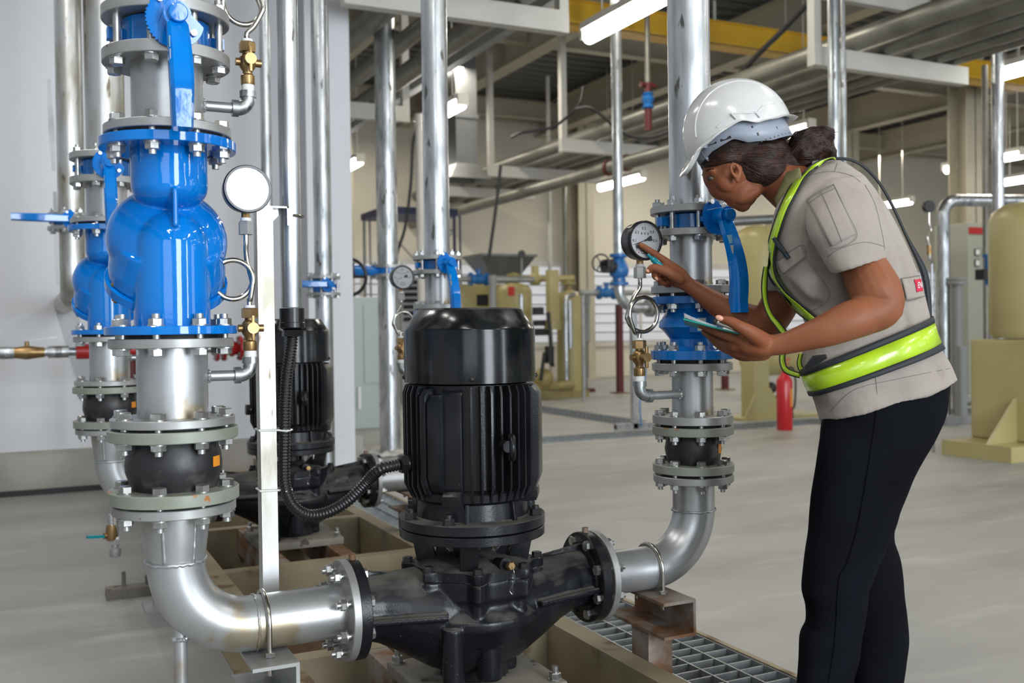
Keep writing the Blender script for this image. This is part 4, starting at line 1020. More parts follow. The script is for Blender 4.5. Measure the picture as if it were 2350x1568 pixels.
# galvanised air duct with flared outlet
p = at_d(1062, 400, 14.0); x, y = p.x, p.y; zb_ = zv(x, y, 415); zt_ = zv(x, y, 182)
t = thing('air_duct', 'grey galvanised air duct with flared outlet behind the tall pipe', 'duct', (x, y, zb_))
m = MB(); m.box2((x - .16, y - .16, zb_ + .2), (x + .16, y + .16, ZC)); m.box2((x - .18, y - .18, zb_ + .85), (x + .18, y + .18, zb_ + .90)); m.done('duct_shaft', 'duct', t, smooth=False)
m = MB(); m.ring_faces([[V((x + a * w_, y + b * w_, z)) for a, b in ((-1, -1), (1, -1), (1, 1), (-1, 1))] for w_, z in ((.16, zb_ + .22), (.30, zb_), (.28, zb_), (.15, zb_ + .2))], cap0=False, cap1=True); m.done('outlet_hood', 'duct', t, smooth=False)

# hoses and cables under the roof
def cable(name, label, pts, r=.018, mat='cable', cat='cable', n=8):
    m = MB(); m.tube(smooth_path(pts, n), r, 8); return one(name, label, cat, m, mat, 'black cables under the roof')
cable('hanging_cable', 'black cable sagging left of the slim white hanger post', [at_d(*q, 12.2) for q in ((1173, 316), (1200, 304), (1262, 294), (1290, 278), (1330, 240), (1340, 200))])
cable('hanging_cable', 'black cable sagging behind the slim pipe left of the tall riser', [at_d(*q, 11.2) for q in ((1320, 250), (1352, 247), (1385, 268), (1420, 300), (1470, 316), (1530, 303), (1600, 260))])
cable('hanging_cable', 'thick dark hose rising to the top right behind the hard hat', [at_d(*q) for q in ((1660, 210, 11), (1740, 125, 10.2), (1800, 66, 9.6), (1880, -20, 9))], .028)
cable('hanging_cable', 'black cable dropping in front of the scaffold', [at_d(*q, 13.5) for q in ((962, 280), (948, 330), (943, 420), (930, 520), (912, 580), (900, 650), (880, 690))], .022)
cable('hanging_cable', 'straight dark cable leaning down to the steel hopper', [at_d(*q, 14.0) for q in ((1149, 380), (1140, 460), (1131, 530), (1122, 592))], .025)

# blue valve hanging between red fittings
p = at_d(1487, 240, 11.4); x, y = p.x, p.y; Z_ = lambda py: zv(x, y, py)
t = thing('hanging_valve', 'small blue valve between dark red fittings under the roof', 'valve', (x, y, Z_(290)))
m = MB(); m.lathe([(.055, Z_(250)), (.075, Z_(247)), (.05, Z_(240)), (.075, Z_(228)), (.05, Z_(220)), (.07, Z_(216)), (.055, Z_(213))], (x, y, 0), seg=20); m.done('valve_body', 'blue_far', t)
m = MB(); m.cyl((x, y, Z_(300)), (x, y, Z_(250)), .045, seg=16); m.done('lower_fitting', 'dark_red', t); m = MB(); m.cyl((x, y, Z_(212)), (x, y, Z_(190)), .04, seg=16); m.cyl((x - .1, y, Z_(196)), (x + .1, y, Z_(196)), .03, seg=14); m.done('upper_fitting', 'dark_red', t)
m = MB(); m.cyl((x, y, Z_(196)), (x, y, ZC), .03, seg=16); m.done('drop_pipe', 'rack_pipe', t)

# ---- upright pipes near the wall
y3 = 6.05; y3l = 6.05
x3 = at_y(163, 420, y3l).x
vb3, vt3 = zv(x3, y3l, 522), zv(x3, y3l, 500)
vpipe('riser_pipe', 'galvanised pipe furthest left, with blue handled valve', x3, y3l, vt3 + .02, ZC, .070, 'galv_rough'); ze = zv(x3, y3l, 650); one('riser_pipe', 'galvanised bend below the blue handled valve at the far left', 'pipe', MB().tube([(x3, y3l, vb3 - .02), (x3, y3l, ze + .05)] + arc((x3, y3l + .12, ze + .05), .12, PI, 1.5 * PI, 8, (0, 1, 0), (0, 0, 1)) + [V((x3, YW - .01, ze - .07))], .066, 24), 'galv_rough', 'upright pipes in the hall')
t = butterfly_valve(x3, y3l, vb3, vt3, .125, .07, 'blue butterfly valve with lever pointing left at the far left', lever='side', L=.30)
for z in (vb3 - .01, vt3 + .01): flange(t, (x3, y3l, z), (0, 0, 1), .125, .02, 'flange_grey')
bolts(t, (x3, y3l, (vb3 + vt3) / 2), (0, 0, 1), .104, 8, vt3 - vb3 + .04)
x4 = at_y(738, 420, y3).x; vb4, vt4 = zv(x4, y3, 672), zv(x4, y3, 641)
vpipe('riser_pipe', 'galvanised pipe in front of the white column with horizontal blue lever', x4, y3, vt4 + .018, ZC, .052); vpipe('riser_pipe', 'lower part of the pipe in front of the white column', x4, y3, .0, vb4 - .018, .052)
t = butterfly_valve(x4, y3, vb4, vt4, .105, .052, 'blue butterfly valve with horizontal lever in front of the white column', lever='side', L=.26)
for z in (vb4 - .009, vt4 + .009): flange(t, (x4, y3, z), (0, 0, 1), .105, .018, 'flange_grey')
bolts(t, (x4, y3, (vb4 + vt4) / 2), (0, 0, 1), .087, 8, vt4 - vb4 + .036, r=.0135)
p = at_d(612, 400, 5.6); vpipe('wall_pipe', 'slim galvanised pipe directly left of the cable conduit', p.x, p.y, .0, ZC, .03)
p = at_y(712, 500, YW - .03); m = MB(); m.box2((p.x - .018, YW - .03, 0.3), (p.x + .018, YW - .001, zv(p.x, YW, 296))); one('wall_conduit', 'dark vertical cable duct on the white wall', 'conduit', m, 'dark', None, False)
p, s = foot(877, 1036, .0); x5, y5 = p.x, min(p.y, 8.2); r5 = 24 / (F / (V((x5, y5, 0)) - CAM).dot(CD))
vb5, vt5 = zv(x5, y5, 632), zv(x5, y5, 614)
vpipe('riser_pipe', 'upper galvanised pipe right of the white column above the gearbox valve', x5, y5, vt5, ZC, r5); vpipe('riser_pipe', 'thick galvanised pipe standing on the floor left of the front motor', x5, y5, 0, vb5, r5)
t = thing('geared_valve', 'blue valve with black gearbox and handwheel right of the white column', 'valve', (x5, y5, vb5))
k = r5
m = MB(); m.lathe([(k * 1.5, -.05), (k * 1.5, .05)], (x5, y5, (vb5 + vt5) / 2), seg=32); m.cyl((x5, y5, (vb5 + vt5) / 2), (x5 - .36, y5 - .1, (vb5 + vt5) / 2), .045, seg=16); m.done('valve_body', 'blue_dull', t)
for z in (vb5 - .005, vt5 + .005): flange(t, (x5, y5, z), (0, 0, 1), k * 1.75, .026, 'flange_grey')
bolts(t, (x5, y5, (vb5 + vt5) / 2), (0, 0, 1), k * 1.5, 8, vt5 - vb5 + .04)
c = V((x5 - .42, y5 - .12, (vb5 + vt5) / 2)); m = MB(); m.box(c, (.14, .16, .13), None, .02); m.cyl(c, c + V((-.02, -.16, -.05)), .03, seg=14); m.done('gearbox', 'gauge_black', t)
c = c + V((-.03, -.2, -.07)); ax = V((-.5, -.85, -.1)).normalized(); e1, e2, _ = frame_from(ax); m = MB(); m.tube([c + (e1 * math.cos(2 * PI * q / 32) + e2 * math.sin(2 * PI * q / 32)) * .15 for q in range(32)], .014, 10, closed=True)
for q in range(3): m.cyl(c, c + (e1 * math.cos(2 * PI * q / 3) + e2 * math.sin(2 * PI * q / 3)) * .15, .011, seg=8)
m.ball(c, .03, 14, 8); m.done('handwheel', 'gauge_black', t)
# galvanised pipe along the white wall with brass ball valve and red couplings
yw = 6.95; pa, pb = at_y(-60, 812, yw), at_y(565, 800, yw); zc_ = pa.z
t = thing('wall_water_pipe', 'thin galvanised pipe along the white wall behind the left risers', 'pipe', (pa.x, yw, zc_)); m = MB(); m.cyl((X0 + .05, yw, zc_), (pb.x - .2, yw, zc_), .027, seg=16)
for px in (20, 130, 146): q = at_y(px, 810, yw).x; m.cyl((q - .05, yw, zc_), (q + .03, yw, zc_), .038, seg=16)
m.done('pipe', 'galv', t)
for px in (190, 300):
    q = at_y(px, 810, yw).x; m = MB(); m.cyl((q - .04, yw, zc_), (q + .04, yw, zc_), .05, seg=18); m.done('coupling', 'red_paint', t)
q = at_y(302, 860, yw).x; m = MB(); m.cyl((q, yw, 0), (q, yw, zc_), .03, seg=14); m.done('support_post', 'dark_red', t)
q = at_y(62, 810, yw).x; t = thing('ball_valve', 'brass ball valve with thin lever on the wall pipe at the left edge', 'valve', (q, yw, zc_ - .04)); m = MB(); m.lathe([(.032, -.1), (.036, -.06), (.045, 0), (.036, .06), (.032, .1)], (q, yw, zc_), (1, 0, 0), 18); m.cyl((q, yw, zc_), (q, yw, zc_ + .07), .014, seg=10); m.done('valve_body', 'brass', t); m = MB(); m.bar((q, yw, zc_ + .075), (q + .17, yw, zc_ + .095), .02, .004); m.done('lever', 'steel', t)
q = at_y(532, 798, yw).x; t = thing('flanged_valve', 'red flanged valve on the wall pipe behind the brass cock', 'valve', (q, yw, zc_ - .1)); m = MB(); m.lathe([(.04, -.1), (.03, -.05), (.06, 0), (.03, .05), (.04, .1)], (q, yw, zc_), (1, 0, 0), 18); m.done('valve_body', 'red_paint', t)
for dx in (-.1, -.055, .055, .1): MB().disc((q + dx, yw, zc_), (1, 0, 0), .085, .02, 24).done('flange', 'red_paint', t)
bolts(t, (q - .078, yw, zc_), (1, 0, 0), .068, 6, .07, r=.011); bolts(t, (q + .078, yw, zc_), (1, 0, 0), .068, 6, .07, r=.011)
# small drain valve with teal handle under the second riser
q = at_y(256, 1190, YP + STEP); t = thing('drain_valve', 'small drain pipe with teal handled valve under the second riser', 'valve', (q.x, YP + STEP, .1)); zt_ = ZA - .05; z1 = zv(q.x, YP + STEP, 1228)
m = MB(); m.cyl((q.x, q.y, zt_), (q.x, q.y, z1 + .04), .013, seg=14); m.done('drain_nipple', 'galv', t); m = MB(); m.lathe([(.02, 0), (.024, .02), (.02, .06)], (q.x, q.y, z1 - .02), seg=14); m.cyl((q.x, q.y, z1), (q.x - .03, q.y - .01, z1), .012, seg=10); m.done('valve_body', 'brass', t); m = MB(); m.bar((q.x - .03, q.y - .01, z1), (q.x - .09, q.y - .03, z1 + .006), .02, .01); m.done('lever', 'teal', t)
q = at_z(326, 1352, .02); m = MB(); m.box2((q.x - .14, q.y - .05, 0), (q.x + .12, q.y + .03, .04)); m.cyl((q.x - .07, q.y, .04), (q.x - .07, q.y, .10), .008, seg=8); m.cyl((q.x + .02, q.y, .04), (q.x + .02, q.y, .075), .008, seg=8); one('base_plate', 'small dusty steel plate with two bolts on the floor left of the skid', 'steel plate', m, 'plate_dusty', None, False)

# ---- slim posts and pipes in mid hall
def upright(px, w, pyb, label, mat='galv', top=None, Z=None, name='upright_pipe'):
    if Z is None: p, s = foot(px, pyb)
    else: p = at_d(px, 600, Z); s = F / Z
    zt = ZC if top is None else zv(p.x, p.y, top)
    vpipe(name, label, p.x, p.y, 0, zt, w / 2 / s, mat); return p, s
upright(1266, 9, 900, 'slim white upright pipe left of the far cream column', 'steel_white', 175); upright(1301, 10, 895, 'slim upright pipe in front of the far cream column', 'rack_pipe', 345)
upright(1918, 27, 0, 'galvanised pipe rising behind the hair bun', 'galv', None, 8.4); upright(1940, 10, 0, 'very slim pipe right beside the pipe behind the hair bun', 'galv', None, 8.6)
upright(2292, 27, 0, 'galvanised upright pipe right of the cream column', 'galv', 28, 10.0); upright(2263, 14, 0, 'slim dark pipe against the cream column', 'rack_pipe', 150, 12.6)
upright(966, 18, 0, 'pinkish grey pipe just left of the tall pipe behind the motor', 'steel_white', 262, 11.0)
# gate valve with handwheel, elbow and its stand
ZG = 10.4; p = at_d(1420, 600, ZG); x, y = p.x, p.y; Z_ = lambda py: zv(x, y, py); s = F / ZG
vpipe('upright_pipe', 'slim galvanised pipe coming down onto the blue gate valve', x, y, Z_(585), ZC, 12 / s)
t = thing('gate_valve', 'blue valve with side handwheel left of the pressure gauge', 'valve', (x, y, Z_(655)))
m = MB(); m.lathe([(.10, Z_(655)), (.10, Z_(648)), (.065, Z_(646)), (.065, Z_(638)), (.095, Z_(632)), (.105, Z_(622)), (.10, Z_(615)), (.075, Z_(600)), (.06, Z_(592)), (.095, Z_(590)), (.095, Z_(583))], (x, y, 0), seg=28); m.done('valve_body', 'blue_far', t)
bolts(t, (x, y, Z_(651)), (0, 0, 1), .083, 6, .05, r=.013)
m = MB(); m.cyl((x, y, Z_(615)), (x - .21, y - .05, Z_(615)), .06, seg=18); m.box((x - .16, y - .04, Z_(612)), (.1, .13, .14), None, .02); m.cyl((x - .2, y - .05, Z_(606)), (x - .26, y - .07, Z_(606)), .02, seg=10); m.done('gearbox', 'gauge_black', t)
c = V((x - .26, y - .07, Z_(606))); ax = V((-.75, -.65, 0)).normalized(); e1, e2, _ = frame_from(ax); m = MB(); m.tube([c + (e1 * math.cos(2 * PI * q / 28) + e2 * math.sin(2 * PI * q / 28)) * .09 for q in range(28)], .009, 8, closed=True)
for q in range(3): m.cyl(c, c + (e1 * math.cos(2 * PI * q / 3) + e2 * math.sin(2 * PI * q / 3)) * .09, .007, seg=6)
m.done('handwheel', 'gauge_black', t)
t = thing('elbow_pipe', 'silver elbow pipe below the blue gate valve in the background', 'pipe', (x, y, Z_(720))); m = MB(); Rb = .2; z0 = Z_(656); m.tube([(x, y, z0), (x, y, z0 - .03)] + arc((x + Rb, y, z0 - .03), Rb, PI, 1.5 * PI, 10, (1, 0, 0), (0, 0, 1)) + [V((x + .62, y, z0 - .03 - Rb))], .055, 20); m.done('pipe', 'galv', t)
for dx in (.36, .40): MB().disc((x + dx, y, z0 - .03 - Rb), (1, 0, 0), .10, .022, 24).done('flange', 'flange_grey', t)
zst = z0 - .03 - Rb - .06; t = thing('tube_stand', 'pale square tube stand on the floor behind the brass cock', 'stand', (x + .2, y, 0))
m = MB(); m.box2((x + .14, y - .03, .0), (x + .20, y + .03, zst)); m.done('upright_tube', 'galv', t, smooth=False); q0 = at_z(1325, 972, .0); m = MB(); m.box2((q0.x, y - .03, .0), (x + .45, y + .03, .055)); m.done('foot_tube', 'galv', t, smooth=False); m = MB(); m.box2((q0.x - .004, y - .024, .006), (q0.x + .001, y + .024, .049)); m.done('end_opening', 'dark', t, smooth=False)
cable('blue_cable', 'thin blue cable hanging beside the square tube stand', [V((x + .26, y - .02, .78)), V((x + .30, y - .03, .6)), V((x + .25, y - .03, .4)), V((x + .22, y - .03, .25)), V((x + .23, y - .04, .02))], .009, 'blue_far')
for px, py, l in ((1423, 903, 'dark red post standing on the far floor beneath the blue gate valve'), (1664, 895, 'short dark red post behind the right riser')):
    p, s = foot(px, py); t = thing('steel_post', l, 'post', p, 'dark red posts'); h = zv(p.x, p.y, 700 if px < 1500 else 862); m = MB(); m.box2((p.x - .045, p.y - .045, 0), (p.x + .045, p.y + .045, h)); m.done('post_section', 'dark_red', t, smooth=False); m = MB(); m.box2((p.x - .12, p.y - .12, 0), (p.x + .12, p.y + .12, .02)); m.done('foot_plate', 'rust', t, smooth=False)

# ---- twin tower dryer in tan paint behind the front motor
DZ = 15.4
def P(px, py, Z=DZ): return at_d(px, py, Z)
def pz(px, py, Z=DZ): q = at_d(px, 600, Z); return zv(q.x, q.y, py)
s = F / DZ; q = P(1250, 900); t = thing('air_dryer', 'tan twin tower air dryer skid behind the front motor', 'air dryer', (q.x, q.y, 0))
for i, (px, w, yt, yb, r0) in enumerate(((1180, 82, 650, 895, .9), (1306, 58, 668, 890, .9))):
    q = P(px, 700); r = w / 2 / s; zt = zv(q.x, q.y, yt); m = MB()
    m.lathe([(r * .8, .06), (r, .10), (r, zt - r * .5), (r * .93, zt - r * .28), (r * .7, zt - r * .1), (r * .3, zt), (.05, zt + .01)], (q.x, q.y, 0), seg=36); m.done('vessel', 'tan', t)
    m = MB(); m.cyl((q.x, q.y, zt - .02), (q.x, q.y, zt + .16), .05, seg=16); m.cyl((q.x, q.y, zt + .1), (q.x, q.y, zt + .14), .11, seg=20); m.done('nozzle', 'tan_dark', t)
    m = MB()
    for k in range(3):
        a = 2 * PI * k / 3 + .5; m.box2((q.x + r * .8 * math.cos(a) - .03, q.y + r * .8 * math.sin(a) - .03, 0), (q.x + r * .8 * math.cos(a) + .03, q.y + r * .8 * math.sin(a) + .03, .3))
    m.done('vessel_feet', 'tan_dark', t, smooth=False)
    if i == 0:
        c = V((q.x, q.y, zv(q.x, q.y, 670))); a0 = -2.35; m = MB(); m.ring_faces([[c + V((r * 1.01 * math.cos(a0 + .12 * k), r * 1.01 * math.sin(a0 + .12 * k), z)) for k in range(4)] for z in (-.07, .07)], closed_u=False); m.done('warning_label', 'red_mark', t)
q0, q1 = P(1175, 640), P(1318, 640); m = MB(); zt = pz(1250, 640); m.tube([q0 + V((0, 0, zt - q0.z)), q1 + V((0, 0, zt - q1.z))], .05, 14); q = P(1228, 640); m.ball((q.x, q.y, zt), .11, 16, 10); m.cyl((q.x, q.y, zt), (q.x, q.y, zt + .2), .06, seg=14); m.done('cross_pipe', 'tan', t)
q = P(1268, 700, DZ - .5); m = MB(); m.box2((q.x - .08, q.y - .06, zv(q.x, q.y, 752)), (q.x + .08, q.y + .06, zv(q.x, q.y, 620))); m.cyl((q.x, q.y, zv(q.x, q.y, 757)), (q.x, q.y, zv(q.x, q.y, 735)), .13, seg=20); m.done('control_column', 'tan', t)
for py0, py1, x0, x1 in ((705, 723, 1225, 1250), (735, 748, 1226, 1262), (754, 770, 1225, 1270)):
    a, b = P(x0, py0, DZ - .6), P(x1, py1, DZ - .6); m = MB(); m.box2((a.x, a.y - .05, b.z), (b.x, a.y + .05, a.z)); m.done('control_box', 'dark', t, smooth=False)
for px0, px1, py0, py1 in ((1196, 1203, 675, 860), (1298, 1322, 676, 872), (1308, 1314, 690, 800)):
    q = P(px0, 700, DZ - .75); z0, z1 = zv(q.x, q.y, py1), zv(q.x, q.y, py0); m = MB(); pts = [(q.x, q.y, max(z0, .1)), (q.x, q.y, z1 - .1)] + ([(q.x + .03, q.y, z1 - .03), (q.x + .15, q.y, z1)] if px1 - px0 > 10 else [(q.x, q.y, z1)]); m.tube(pts, .035, 12); m.done('by_pass_pipe', 'galv', t)
q = P(1246, 870, DZ - .7); m = MB(); m.ball((q.x, q.y, .32), .16, 18, 10); m.cyl((q.x - .35, q.y, .2), (q.x + .5, q.y, .2), .07, seg=16); m.done('lower_manifold', 'tan_dark', t); m = MB(); m.tube([(q.x - .1, q.y - .12, .3), (q.x - .05, q.y - .15, .7), (q.x + .1, q.y - .12, .5), (q.x + .05, q.y - .1, 1.3)], .03, 8); m.cyl((q.x + .06, q.y - .1, .55), (q.x + .06, q.y - .1, .8), .07, seg=14); m.done('black_hose', 'cable', t)
q0, q1 = P(1140, 900), P(1345, 900); m = MB(); m.box2((min(q0.x, q1.x) - .1, q1.y - .1, 0), (max(q0.x, q1.x), q0.y + .1, .10)); m.done('skid_base', 'tan_dark', t, smooth=False)
p = P(1090, 720, 16); m = MB(); z0, z1 = 0, zv(p.x, p.y, 655); t = thing('machine_cabinet', 'tan machine cabinet with dark screen behind the blue lever', 'cabinet', (p.x, p.y, 0)); m.box2((p.x - .42, p.y - .3, 0), (p.x + .36, p.y + .3, z1), .02); m.done('housing', 'tan', t, smooth=False); zz_ = zv(p.x, p.y, 692); m = MB(); m.box2((p.x - .1, p.y - .312, zz_ - .08), (p.x + .1, p.y - .299, zz_ + .1)); m.done('screen', 'dark_glass', t, smooth=False)
# grey cartridge filter on a pole, blue valves on the far pipe
p, s = foot(1347, 900); t = thing('cartridge_filter', 'grey cartridge filter on a thin pole with rusty base', 'filter', p); z0, z1 = zv(p.x, p.y, 790), zv(p.x, p.y, 664); r = 8.5 / s; m = MB(); m.lathe([(r * .4, z0), (r, z0 + .04), (r, z1 - .28), (r * 1.25, z1 - .22), (r * 1.25, z1 - .1), (r * .6, z1 - .08), (r * .5, z1)], (p.x, p.y, 0), seg=20); m.done('filter_bowl', 'grey_paint', t); m = MB(); m.cyl((p.x, p.y, .02), (p.x, p.y, z0 + .02), .018, seg=10); m.done('pole', 'grey_paint', t); m = MB(); m.box2((p.x - .14, p.y - .1, 0), (p.x + .1, p.y + .1, .06)); m.done('base_plate', 'dark_red', t, smooth=False)
for px, py, l in ((1098, 641, 'small blue valve left of the grey standpipe, under the hopper'), (1392, 672, 'small blue valve on the far pipe below the blue gate valve')):
    q = at_d(px, py, 14.6); t = thing('globe_valve', l, 'valve', q - V((0, 0, .1)), 'small blue valves far back'); m = MB(); m.lathe([(.10, -.14), (.10, -.11), (.06, -.09), (.08, 0), (.06, .09), (.10, .11), (.10, .14)], q, (1, 0, 0), 18); m.cyl(q, q + V((0, 0, .13)), .035, seg=12); m.done('valve_body', 'blue_far', t); m = MB(); m.cyl(q + V((0, 0, .13)), q + V((0, 0, .15)), .055, seg=14); m.done('hand_knob', 'blue_far', t)
    m = MB(); m.cyl(q + V((-.45, 0, 0)), q + V((-.14, 0, 0)), .045, seg=14); m.cyl(q + V((.14, 0, 0)), q + V((.9, 0, 0)), .045, seg=14); m.cyl(q + V((-.40, 0, 0)), V((q.x - .4, q.y, 0)), .03, seg=10); m.done('branch_pipe', 'flange_grey', t)
p = at_d(1131, 700, 14.2); m = MB(); m.cyl((p.x, p.y, 0), (p.x, p.y, zv(p.x, p.y, 640)), .048, seg=18); m.cyl((p.x, p.y, zv(p.x, p.y, 650)), (p.x, p.y, zv(p.x, p.y, 632)), .06, seg=18); one('stand_pipe', 'grey standpipe with bright top under the hopper', 'pipe', m, 'grey_paint')
# steel hopper
p = at_d(1146, 610, 17.2); x, y = p.x, p.y; z1, z0 = zv(x, y, 592), zv(x, y, 634); t = thing('steel_hopper', 'grey steel hopper open at the top in the background', 'hopper', (x, y, z0))
m = MB(); m.ring_faces([[V((x + a * w_, y + b * w_ * .8, z)) for a, b in ((-1, -1), (1, -1), (1, 1), (-1, 1))] for w_, z in ((.28, z0 - .12), (.29, z0), (.50, z1), (.53, z1), (.53, z1 + .04), (.48, z1 + .04), (.26, z0 + .02))], cap0=True, cap1=False); m.done('bin', 'duct', t, smooth=False)
m = MB()
for a in (-1, 1):
    for b in (-1, 1): m.box2((x + a * .24 - .025, y + b * .2 - .025, 0), (x + a * .24 + .025, y + b * .2 + .025, z0))
m.done('support_frame', 'grey_paint', t, smooth=False)
p = at_d(1197, 583, 14.8); t = thing('round_fitting', 'small round black fitting above the right rim of the hopper', 'fitting', p); MB().disc(p, (-.3, -1, 0), .055, .05, 20).done('disc', 'dark', t); MB().cyl(p, (p.x, p.y, zv(p.x, p.y, 640)), .012, seg=8).done('stem', 'grey_paint', t)  # plain black disc on a stem, gives no light
# mobile scaffold
ZS = 16.2; a = at_d(1042, 487, ZS); x0, y0, zd = a.x, a.y, a.z; t = thing('scaffold', 'scaffold tower with navy deck against the far wall', 'scaffold', (x0 - .75, y0 + .6, 0)); W_, D_ = 1.30, 1.15
m = MB(); m.box2((x0 - W_ + .1, y0 - .02, zd - .06), (x0 + .06, y0 + D_ + .05, zd + .05)); m.done('deck', 'navy', t, smooth=False)
for a in (0, 1):
    for b in (0, 1):
        X, Y = x0 - W_ * (1 - a) + (.14 if not a else 0), y0 + D_ * b; m = MB(); m.cyl((X, Y, 0), (X, Y, zd), .025, seg=10); m.cyl((X + .10, Y, 0), (X + .10, Y, zd - .05), .018, seg=8); m.done('leg', 'navy' if a else 'grey_paint', t)
for k, (A_, B_) in enumerate((((x0 - W_ + .14, y0, zd - .3), (x0, y0, zd - 1.5)), ((x0, y0, zd - .3), (x0 - W_ + .14, y0, zd - 1.5)), ((x0, y0, zd - .7), (x0, y0 + D_, zd - .15)), ((x0, y0, zd - 1.3), (x0, y0 + D_, zd - .6)), ((x0, y0 + D_, zd - .15), (x0, y0, zd - .3)))):
    MB().cyl(A_, B_, .014, seg=8).done('cross_brace', 'grey_paint', t)
# pale green switch cabinet and louvred unit behind the column
p, s = foot(834, 985); t = thing('switch_cabinet', 'pale green cabinet standing right behind the white column', 'cabinet', p); zt_ = zv(p.x, p.y, 682); m = MB(); m.box2((p.x - .10, p.y, .0), (p.x + .32, p.y + .4, zt_), .01); m.done('housing', 'panel_green', t, smooth=False); m = MB(); m.box2((p.x + .02, p.y - .012, .5), (p.x + .30, p.y - .001, zt_ - .08)); m.done('door', 'panel_green', t, smooth=False); m = MB(); m.box2((p.x - .06, p.y - .03, .22), (p.x - .03, p.y, .46)); m.done('handle', 'ptfe', t, smooth=False)
p = at_d(938, 690, 14.5); t = thing('louvred_unit', 'dark louvred ventilation unit left of the pipe behind the motor', 'ventilation unit', (p.x, p.y, 0)); zt_ = zv(p.x, p.y, 632); m = MB(); m.box2((p.x - .12, p.y, 0), (p.x + .26, p.y + .3, zt_)); m.done('housing', 'grey_paint', t, smooth=False); m = MB()
for k in range(7): m.bar((p.x - .09, p.y - .02, zt_ - .1 - .09 * k), (p.x + .23, p.y - .02, zt_ - .1 - .09 * k), .012, .06, up=(0, -.7, 1))
m.done('louvre_slats', 'dark', t, smooth=False)

# ---- right side: vessels, control cabinet, pipework
p, s = foot(1735, 962); x, y = p.x, p.y; zc_ = lambda py: zv(x, y, py)
t = thing('tower_vessel', 'tan pressure vessel on gusseted base beside the fire extinguisher', 'pressure vessel', p)
m = MB(); m.box2((x - .11, y - .1, 0), (x + .11, y + .12, zc_(760))); m.done('support_column', 'tan', t, smooth=False)
m = MB(); m.prism([(-.27, 0), (.36, 0), (.11, zc_(890)), (-.11, zc_(905))], (x, y - .11, .0), (1, 0, 0), (0, 0, 1), .02); m.prism([(-.30, 0), (.9, 0), (.9, .03), (-.30, .03)], (x, y + .1, .0), (1, 0, 0), (0, 0, 1), .5); m.done('gusset_base', 'tan', t, smooth=False)
cx_ = x + .20; r = .30; m = MB(); zt_ = zc_(513); m.lathe([(.1, zc_(790)), (r * .8, zc_(775)), (r, zc_(750)), (r, zt_ - .16), (r * .9, zt_ - .08), (r * .55, zt_ - .015), (.05, zt_)], (cx_, y + .15, 0), seg=40); m.done('shell', 'tan', t)
m = MB(); m.prism([(-.04, -.14), (.05, -.18), (.04, .02), (0, .05), (-.04, .02)], (cx_ - .05, y - .08, zt_), (.8, -.2, 0), (0, 0, 1), .03); m.done('lifting_lug', 'tan', t)
m = MB(); m.lathe([(.001, -.55), (.12, -.53), (.19, -.45), (.19, .45), (.12, .53), (.001, .55)], (x + .62, y + .35, zc_(830)), (1, .15, 0), 28); m.done('side_vessel', 'tan', t); m = MB(); m.ball((x + .2, y - .02, .35), .07, 14, 8); m.cyl((x + .2, y, .2), (x + .45, y, .22), .05, seg=12); m.done('lower_valves', 'dark', t)
p, s = foot(1801, 987); t = thing('fire_extinguisher', 'red fire extinguisher standing on the floor behind the worker', 'fire extinguisher', p); x, y = p.x, p.y; r = 18 / s; h = zv(x, y, 868)
m = MB(); m.lathe([(r * .92, 0), (r, .01), (r, h - .03), (r * .85, h), (r * .35, h + .05), (r * .3, h + .07)], (x, y, 0), seg=32); m.done('cylinder', 'ext_red', t); m = MB(); m.cyl((x, y, h + .06), (x, y, h + .12), .02, seg=12); m.bar((x - .03, y, h + .13), (x + .06, y, h + .15), .02, .012); m.bar((x - .03, y, h + .16), (x + .08, y, h + .20), .02, .01); m.done('valve_handle', 'ext_red', t)
m = MB(); m.tube(smooth_path([(x + .02, y, h + .09), (x + .09, y - .02, h + .1), (x + r * 1.5, y - .03, h - .03), (x + r * 1.35, y - .03, h * .5), (x + r * 1.05, y - .02, .2), (x + r * .9, y - .04, .12)], 6), .011, 8); m.done('discharge_hose', 'cable', t)
m = MB(); m.ring_faces([[V((x + r * 1.01 * math.cos(q), y + r * 1.01 * math.sin(q), z)) for q in [-1.5 + .14 * k for k in range(9)]] for z in (h * .45, h * .8)], closed_u=False); m.done('label_plate', 'sticker_orange', t)
# right edge vessel
p, s = foot(2370, 1040); x, y = p.x, p.y; zc_ = lambda py: zv(x, y, py); r = 90 / s
t = thing('tower_vessel', 'tan pressure vessel cut off by the right edge', 'pressure vessel', p)
zt_ = zc_(462); m = MB(); m.lathe([(r * .9, zc_(775)), (r, zc_(760)), (r, zt_ - .16), (r * .93, zt_ - .09), (r * .65, zt_ - .025), (.05, zt_)], (x, y, 0), seg=44); m.done('shell', 'tan', t)
m = MB(); m.box2((x - r * 1.04, y - r, .12), (x + r * 1.04, y + r, zc_(778)), .02); m.done('support_box', 'tan', t, smooth=False)
m = MB(); m.prism([(-r * 2.05, .12), (-r, .12), (-r, zc_(905))], (x, y - r * .3, 0), (1, 0, 0), (0, 0, 1), .03); m.prism([(-r * 2.1, 0), (r * 1.3, 0), (r * 1.3, .12), (-r * 2.1, .12)], (x, y, 0), (1, 0, 0), (0, 0, 1), 2 * r); m.done('gusset_base', 'tan', t, smooth=False)
m = MB(); m.prism([(-.05, -.12), (.05, -.12), (.05, .05), (0, .09), (-.05, .05)], (x - .16, y - .16, zt_ - .02), (.7, -.7, 0), (0, 0, 1), .03); m.done('lifting_lug', 'steel_cream', t)
